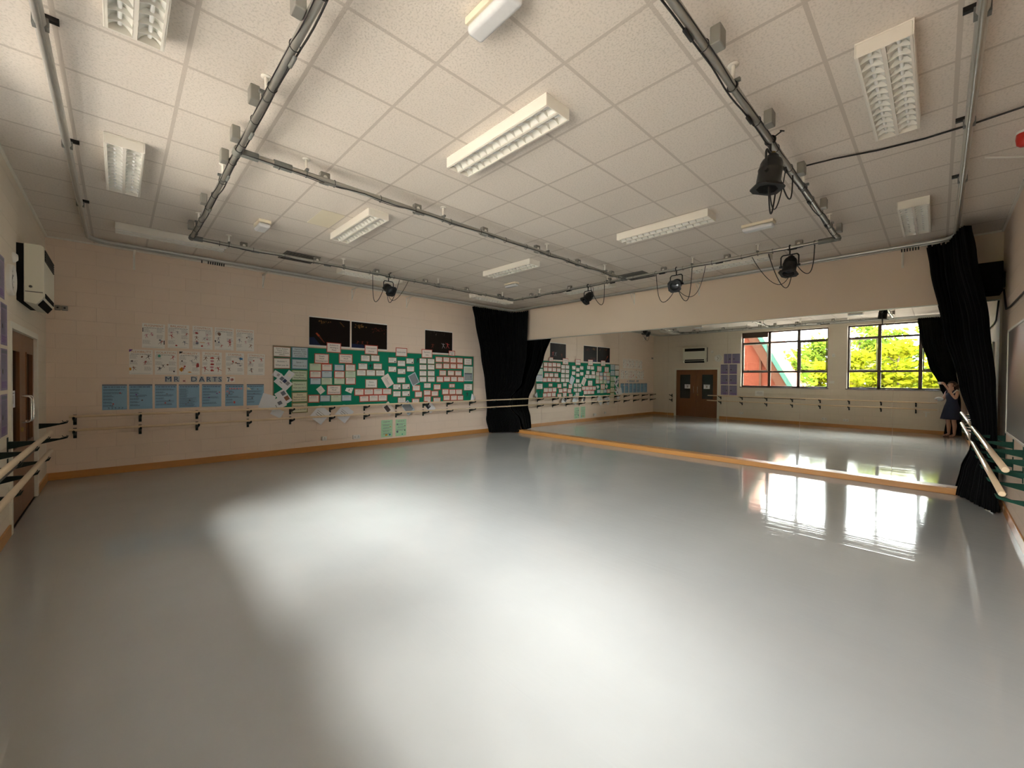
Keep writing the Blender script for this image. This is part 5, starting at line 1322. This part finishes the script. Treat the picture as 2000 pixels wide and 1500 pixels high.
for (x, z), lb, pic in (((3.228, 0.368), 'left one with orange and blue drawings', 1), ((3.609, 0.362), 'right one with black drawings', 0)):
    rn = random.Random(pic)
    s = Sheet().body(0.297, 0.42, 0.0015, 'poster_mint')
    s.line(-0.09, 0.09, 0.165, 0.016, 'ink_grey', rn)
    for k in range(4 if pic else 3):
        s.line(-0.12 + 0.03 * (k % 2), 0.12, 0.10 - 0.07 * k, 0.011, 'ink_grey', rn); s.para(-0.10, 0.12, 0.08 - 0.07 * k, 0.06 - 0.07 * k, 0.005, 'pic_slate', rn)
    if pic: s.blob(-0.02, -0.16, 0.04, 'pic_orange', rn, 0.7); s.blob(0.08, -0.155, 0.028, 'pic_blue', rn, 1.2); s.blob(0.09, 0.04, 0.015, 'pic_orange', rn)
    else:
        s.rect(-0.12, 0.07, -0.08, 0.11, 'pic_slate'); s.blob(-0.10, -0.10, 0.03, 'pic_slate', rn, 1.2); s.blob(0.11, -0.07, 0.02, 'ink_black', rn); s.blob(0.11, 0.04, 0.016, 'pic_brown', rn); s.blob(0.04, -0.17, 0.02, 'pic_green', rn)
    s.done('poster', 'mint green poster low under the barres, ' + lb, 'poster', 'mint green posters', x, Y0, z)
socket((1.737, Y0, 0.264), 0, 0.10, 'white single socket with black plug low on the poster wall', 'single')
socket((2.457, Y0, 0.235), 0, 0.17, 'white double socket low on the poster wall, left of the mint posters')
t = thing('wall_sensor', 'pair of small grey boxes with black buttons on wall by the heater', 'sensor', (-2.18, Y0, 2.655))
for x in (-2.216, -2.142):
    bb = build('sensor_box', MB().box(x - 0.032, x + 0.032, Y0 - 0.03, Y0, 2.615, 2.69, 'box_grey'), t, bevel=0.006)
    build('button', MB().lathe([(0, 0.006), (0.012, 0.006), (0.013, 0)], 'ink_black', 14, Matrix.Translation((x, Y0 - 0.03, 2.655)) @ Matrix.Rotation(PI / 2, 4, 'X')), bb)

# ================================================================ right wall
t = thing('whiteboard', 'grey whiteboard with thin white frame on the right wall', 'whiteboard', (5.2, YF, 1.02))
build('panel', MB().box(3.9, 6.22, YF, YF + 0.018, 1.03, 2.24, 'whiteboard_grey'), t)
fr = MB()
for b in ((3.88, 6.24, 1.01, 1.035), (3.88, 6.24, 2.235, 2.26), (3.88, 3.905, 1.01, 2.26), (6.215, 6.24, 1.01, 2.26)):
    fr.box(b[0], b[1], YF, YF + 0.026, b[2], b[3], 'white_metal')
build('frame', fr, t, bevel=0.003)
t = thing('loudspeaker', 'black loudspeaker on the wall behind the right curtain', 'speaker', (6.95, YF, 2.78))
build('cabinet', MB().box(6.78, 7.18, YF + 0.03, YF + 0.30, 2.82, 3.22, 'speaker_black'), t, bevel=0.01)
build('wall_arm', MB().box(6.93, 7.03, YF, YF + 0.03, 2.9, 3.1, 'black_steel'), t)
build('grille', MB().box(6.772, 6.78, YF + 0.05, YF + 0.28, 2.85, 3.19, 'speaker_black'), t)
cb = [Vector((6.95, YF + 0.012, 2.86)), Vector((6.6, YF + 0.014, 2.56)), Vector((6.2, YF + 0.012, 2.54)), Vector((5.0, YF + 0.012, 2.54)), Vector((2.0, YF + 0.012, 2.55))]
tag(build('speaker_cable', MB().tube(cb, 0.01, 'black_cable', 8), None, (6.95, YF, 2.54)), 'black speaker cable running along the right wall above the whiteboard', 'cable')
t = thing('alarm_sounder', 'red fire alarm sounder at the right edge under the ceiling', 'alarm', (3.93, -2.235, 3.62))
Mx = Matrix.Translation((3.93, -2.235, ZC))
build('base', MB().lathe([(0, -0.02), (0.05, -0.02), (0.052, 0)], 'white_plastic', 24, Mx), t)
build('sounder', MB().lathe([(0, -0.125), (0.03, -0.122), (0.048, -0.105), (0.054, -0.06), (0.05, -0.02)], 'red_plastic', 24, Mx), t)
# ================================================================ the photographer (seen in the mirror)
FD = Vector((math.cos(YAW), math.sin(YAW), 0)); RD = Vector((math.sin(YAW), -math.cos(YAW), 0))
P0 = Vector((CAM.x, CAM.y, 0)) - FD * 0.40
def W(x, y, z): return P0 + RD * x + FD * y + Vector((0, 0, z))
person = thing('person', 'person in navy dress holding up a phone, reflected beside the black curtain', 'person', P0)
nodes = {}
bmv, bme, bmr = [], [], []
def nd(n, p, r, par=None):
    nodes[n] = len(bmv); bmv.append(W(*p)); bmr.append(r if isinstance(r, tuple) else (r, r))
    if par: bme.append((nodes[par], nodes[n]))
nd('pelvis', (0, 0, .92), (.135, .105))
nd('waist', (0, -.005, 1.07), (.105, .082), 'pelvis'); nd('chest', (0, .0, 1.22), (.125, .095), 'waist'); nd('upper', (0, -.01, 1.33), (.10, .075), 'chest')
nd('neck', (0, .0, 1.41), .045, 'upper'); nd('jaw', (0, .025, 1.475), (.052, .058), 'neck'); nd('face', (0, .025, 1.545), (.072, .085), 'jaw'); nd('crown', (0, .015, 1.615), (.06, .07), 'face')
for s, k in ((1, 'r'), (-1, 'l')):
    nd('sh' + k, (s * .155, -.01, 1.345), .045, 'upper')
    if s > 0: pts = [(.205, .07, 1.22), (.235, .13, 1.145), (.20, .22, 1.30), (.155, .30, 1.475), (.130, .335, 1.55)]
    else: pts = [(-.205, -.01, 1.22), (-.225, .03, 1.10), (-.18, .13, 1.085), (-.125, .225, 1.09), (-.105, .265, 1.10)]
    for i, (p, r) in enumerate(zip(pts, (.041, .036, .034, .024, .026))):
        nd('a%s%d' % (k, i), p, r, 'sh' + k if i == 0 else 'a%s%d' % (k, i - 1))
    nd('hip' + k, (s * .085, 0, .82), .085, 'pelvis'); nd('thigh' + k, (s * .088, .01, .65), .072, 'hip' + k); nd('knee' + k, (s * .085, .015, .47), .052, 'thigh' + k)
    nd('calf' + k, (s * .085, -.012, .34), .053, 'knee' + k); nd('shin' + k, (s * .082, -.012, .17), .036, 'calf' + k); nd('ankle' + k, (s * .08, -.015, .085), .032, 'shin' + k)
    nd('foot' + k, (s * .088, .06, .045), (.035, .026), 'ankle' + k); nd('toe' + k, (s * .094, .145, .032), (.036, .017), 'foot' + k)
me = bpy.data.meshes.new('skeleton'); me.from_pydata(bmv, bme, []); sk = bpy.data.objects.new('skeleton', me); COL.objects.link(sk)
md = sk.modifiers.new('skin', 'SKIN'); md.use_smooth_shade = True; md.branch_smoothing = 0.6
for i, r in enumerate(bmr): me.skin_vertices[0].data[i].radius = r; me.skin_vertices[0].data[i].use_root = (i == 0)
sk.modifiers.new('sub', 'SUBSURF').levels = 2
dg = bpy.context.evaluated_depsgraph_get(); dg.update()
em = sk.evaluated_get(dg).to_mesh()
body = MB(); body.add([v.co.copy() for v in em.vertices], [tuple(p.vertices) for p in em.polygons], 'skin', True)
sk.evaluated_get(dg).to_mesh_clear(); bpy.data.objects.remove(sk)
def finger(pts, r): body.tube([W(*p) for p in pts], [r, r * .98, r * .9, r * .55], 'skin', 8)
# right hand: palm edge on at the phone's right end, fingers behind it, thumb in front underneath
body.tube([W(.132, .33, 1.545), W(.128, .352, 1.575), W(.122, .362, 1.612)], [.026, .030, .026], 'skin', 10)
for k, (z, l) in enumerate(((1.628, .050), (1.610, .058), (1.592, .054), (1.575, .042))):
    finger([(.124, .360, z - .006), (.122, .388, z), (.122 - l * .5, .393, z + .001), (.122 - l, .393, z)], .0078)
finger([(.126, .345, 1.56), (.108, .350, 1.566), (.086, .366, 1.572), (.066, .369, 1.576)], .0088)
# left hand closed on the grey bundle
body.tube([W(-.105, .26, 1.10), W(-.10, .285, 1.108), W(-.095, .305, 1.112)], [.026, .032, .028], 'skin', 10)
for k in range(4):
    z = 1.128 - .017 * k
    finger([(-.105, .295, z), (-.115, .325, z), (-.098, .352, z), (-.07, .358 - .004 * k, z)], .0078)
finger([(-.085, .28, 1.125), (-.07, .295, 1.142), (-.062, .32, 1.148), (-.06, .34, 1.146)], .0088)
# nose and ears belong to the body
body.tube([W(0, .103, 1.565), W(0, .118, 1.538), W(0, .122, 1.528), W(0, .106, 1.522)], [.006, .011, .013, .006], 'skin', 8)
for s in (-1, 1): body.obox(W(s * .076, .012, 1.545), (.012, .03, .052), Matrix.Rotation(YAW - PI / 2, 3, 'Z'), 'skin')
build('body', body, person)
for s in (-1, 1):
    build('eye', MB().lathe([(0, .010), (.008, .007), (.011, 0)], 'eye_white', 12, Matrix.Translation(W(s * .030, .098, 1.556)) @ FD.to_track_quat('Z', 'Y').to_matrix().to_4x4()).lathe([(0, .0115), (.005, .010)], 'ink_black', 10, Matrix.Translation(W(s * .030, .098, 1.556)) @ FD.to_track_quat('Z', 'Y').to_matrix().to_4x4()), person)
build('mouth', MB().tube([W(-.022, .097, 1.497), W(0, .106, 1.495), W(.022, .097, 1.497)], [.003, .007, .003], 'lip', 8), person)
hr = MB(); vs = []; fs = []
NU, NV = 28, 18
for j in range(NV + 1):
    th = PI * j / NV
    for i in range(NU):
        a = 2 * PI * i / NU
        wv = 1 + .03 * math.sin(a * 9 + j)
        vs.append(W(.090 * math.sin(th) * math.cos(a) * wv, -.002 + .108 * math.sin(th) * math.sin(a) * wv, 1.572 + .092 * math.cos(th)))
for j in range(NV):
    for i in range(NU):
        a = 2 * PI * (i + .5) / NU; th = PI * (j + .5) / NV
        if math.sin(a) * math.sin(th) > .45 and math.cos(th) < .55: continue      # the face stays open
        i2 = (i + 1) % NU
        fs.append((j * NU + i, j * NU + i2, (j + 1) * NU + i2, (j + 1) * NU + i))
hr.add(vs, fs, 'hair_brown', True)
hr.tube([W(0, -.10, 1.58), W(.0, -.15, 1.54), W(0, -.15, 1.46), W(0, -.135, 1.36), W(0, -.13, 1.27)], [.03, .042, .04, .03, .01], 'hair_brown', 12)
build('hair', hr, person)
ds = MB(); vs = []; fs = []
prof = [(1.315, .122, .088, 0), (1.285, .138, .108, 0), (1.22, .143, .114, 0), (1.14, .126, .100, 0), (1.075, .119, .096, 0), (1.0, .138, .112, 0), (.92, .165, .136, .01), (.80, .188, .160, .04), (.66, .212, .186, .06), (.53, .236, .210, .075)]
NN = 48
for z, rx, ry, pl in prof:
    for i in range(NN):
        a = 2 * PI * i / NN; k = 1 + pl * math.sin(a * 9)
        vs.append(W(rx * k * math.cos(a), -.004 + ry * k * math.sin(a), z))
for j in range(len(prof) - 1):
    for i in range(NN): fs.append((j * NN + i, j * NN + (i + 1) % NN, (j + 1) * NN + (i + 1) % NN, (j + 1) * NN + i))
ds.add(vs, fs, 'dress_navy', True)
for s in (-1, 1): ds.tube([W(s * .085, .085, 1.30), W(s * .10, .05, 1.375), W(s * .10, -.01, 1.402), W(s * .095, -.06, 1.37), W(s * .085, -.085, 1.30)], .014, 'dress_navy', 8)
db = build('dress', ds, person); sm_ = db.modifiers.new('cloth', 'SOLIDIFY'); sm_.thickness = .006; sm_.offset = 1
build('shoulder_strap', MB().tube([W(.125, .085, 1.30), W(.14, .045, 1.365), W(.142, 0, 1.402), W(.135, -.06, 1.37)], .017, 'strap_white', 8), person)['label'] = 'white shoulder strap'
for s in (-1, 1):
    sn = MB()
    ring = [(-.035, -.05), (.035, -.05), (.042, .05), (.046, .12), (.03, .175), (-.03, .175), (-.042, .12), (-.036, .05)]
    vs = [W(s * .088 + a, b, z) for z in (0, .018) for a, b in ring]
    n = len(ring)
    sn.add(vs, [tuple(range(n)), tuple(range(2 * n - 1, n - 1, -1))] + [(i, (i + 1) % n, n + (i + 1) % n, n + i) for i in range(n)], 'sandal_tan')
    sn.tube([W(s * .088 - .04, .10, .015), W(s * .09 - .02, .10, .055), W(s * .09 + .02, .10, .055), W(s * .088 + .042, .10, .015)], .006, 'sandal_tan', 6)
    build('sandal', sn, person)
ph = MB().obox(W(.052, .3785, 1.603), (.148, .008, .073), Matrix((RD, FD, Vector((0, 0, 1)))).transposed(), 'phone_silver')
t = thing('phone', 'silver phone held sideways by the person in the mirror', 'phone', W(.052, .38, 1.603))
build('case', ph, t, bevel=.003)
build('screen', MB().obox(W(.052, .3742, 1.603), (.140, .001, .066), Matrix((RD, FD, Vector((0, 0, 1)))).transposed(), 'dark_glass'), t)
gb = MB(); vs = []; fs = []
rn = random.Random(8)
for j in range(11):
    th = PI * j / 10
    for i in range(18):
        a = 2 * PI * i / 18; k = 1 + .10 * math.sin(3 * a + j) + .05 * rn.random()
        vs.append(W(-.05 + .13 * math.cos(th), .315 + .045 * k * math.sin(th) * math.cos(a), 1.125 + .060 * k * math.sin(th) * math.sin(a)))
for j in range(10):
    for i in range(18): fs.append((j * 18 + i, j * 18 + (i + 1) % 18, (j + 1) * 18 + (i + 1) % 18, (j + 1) * 18 + i))
gb.add(vs, fs, 'bundle_grey', True)
o = build('rolled_jumper', gb, None, W(-.05, .315, 1.065))
tag(o, 'light grey bundle held at the waist by the person in the mirror', 'bundle')
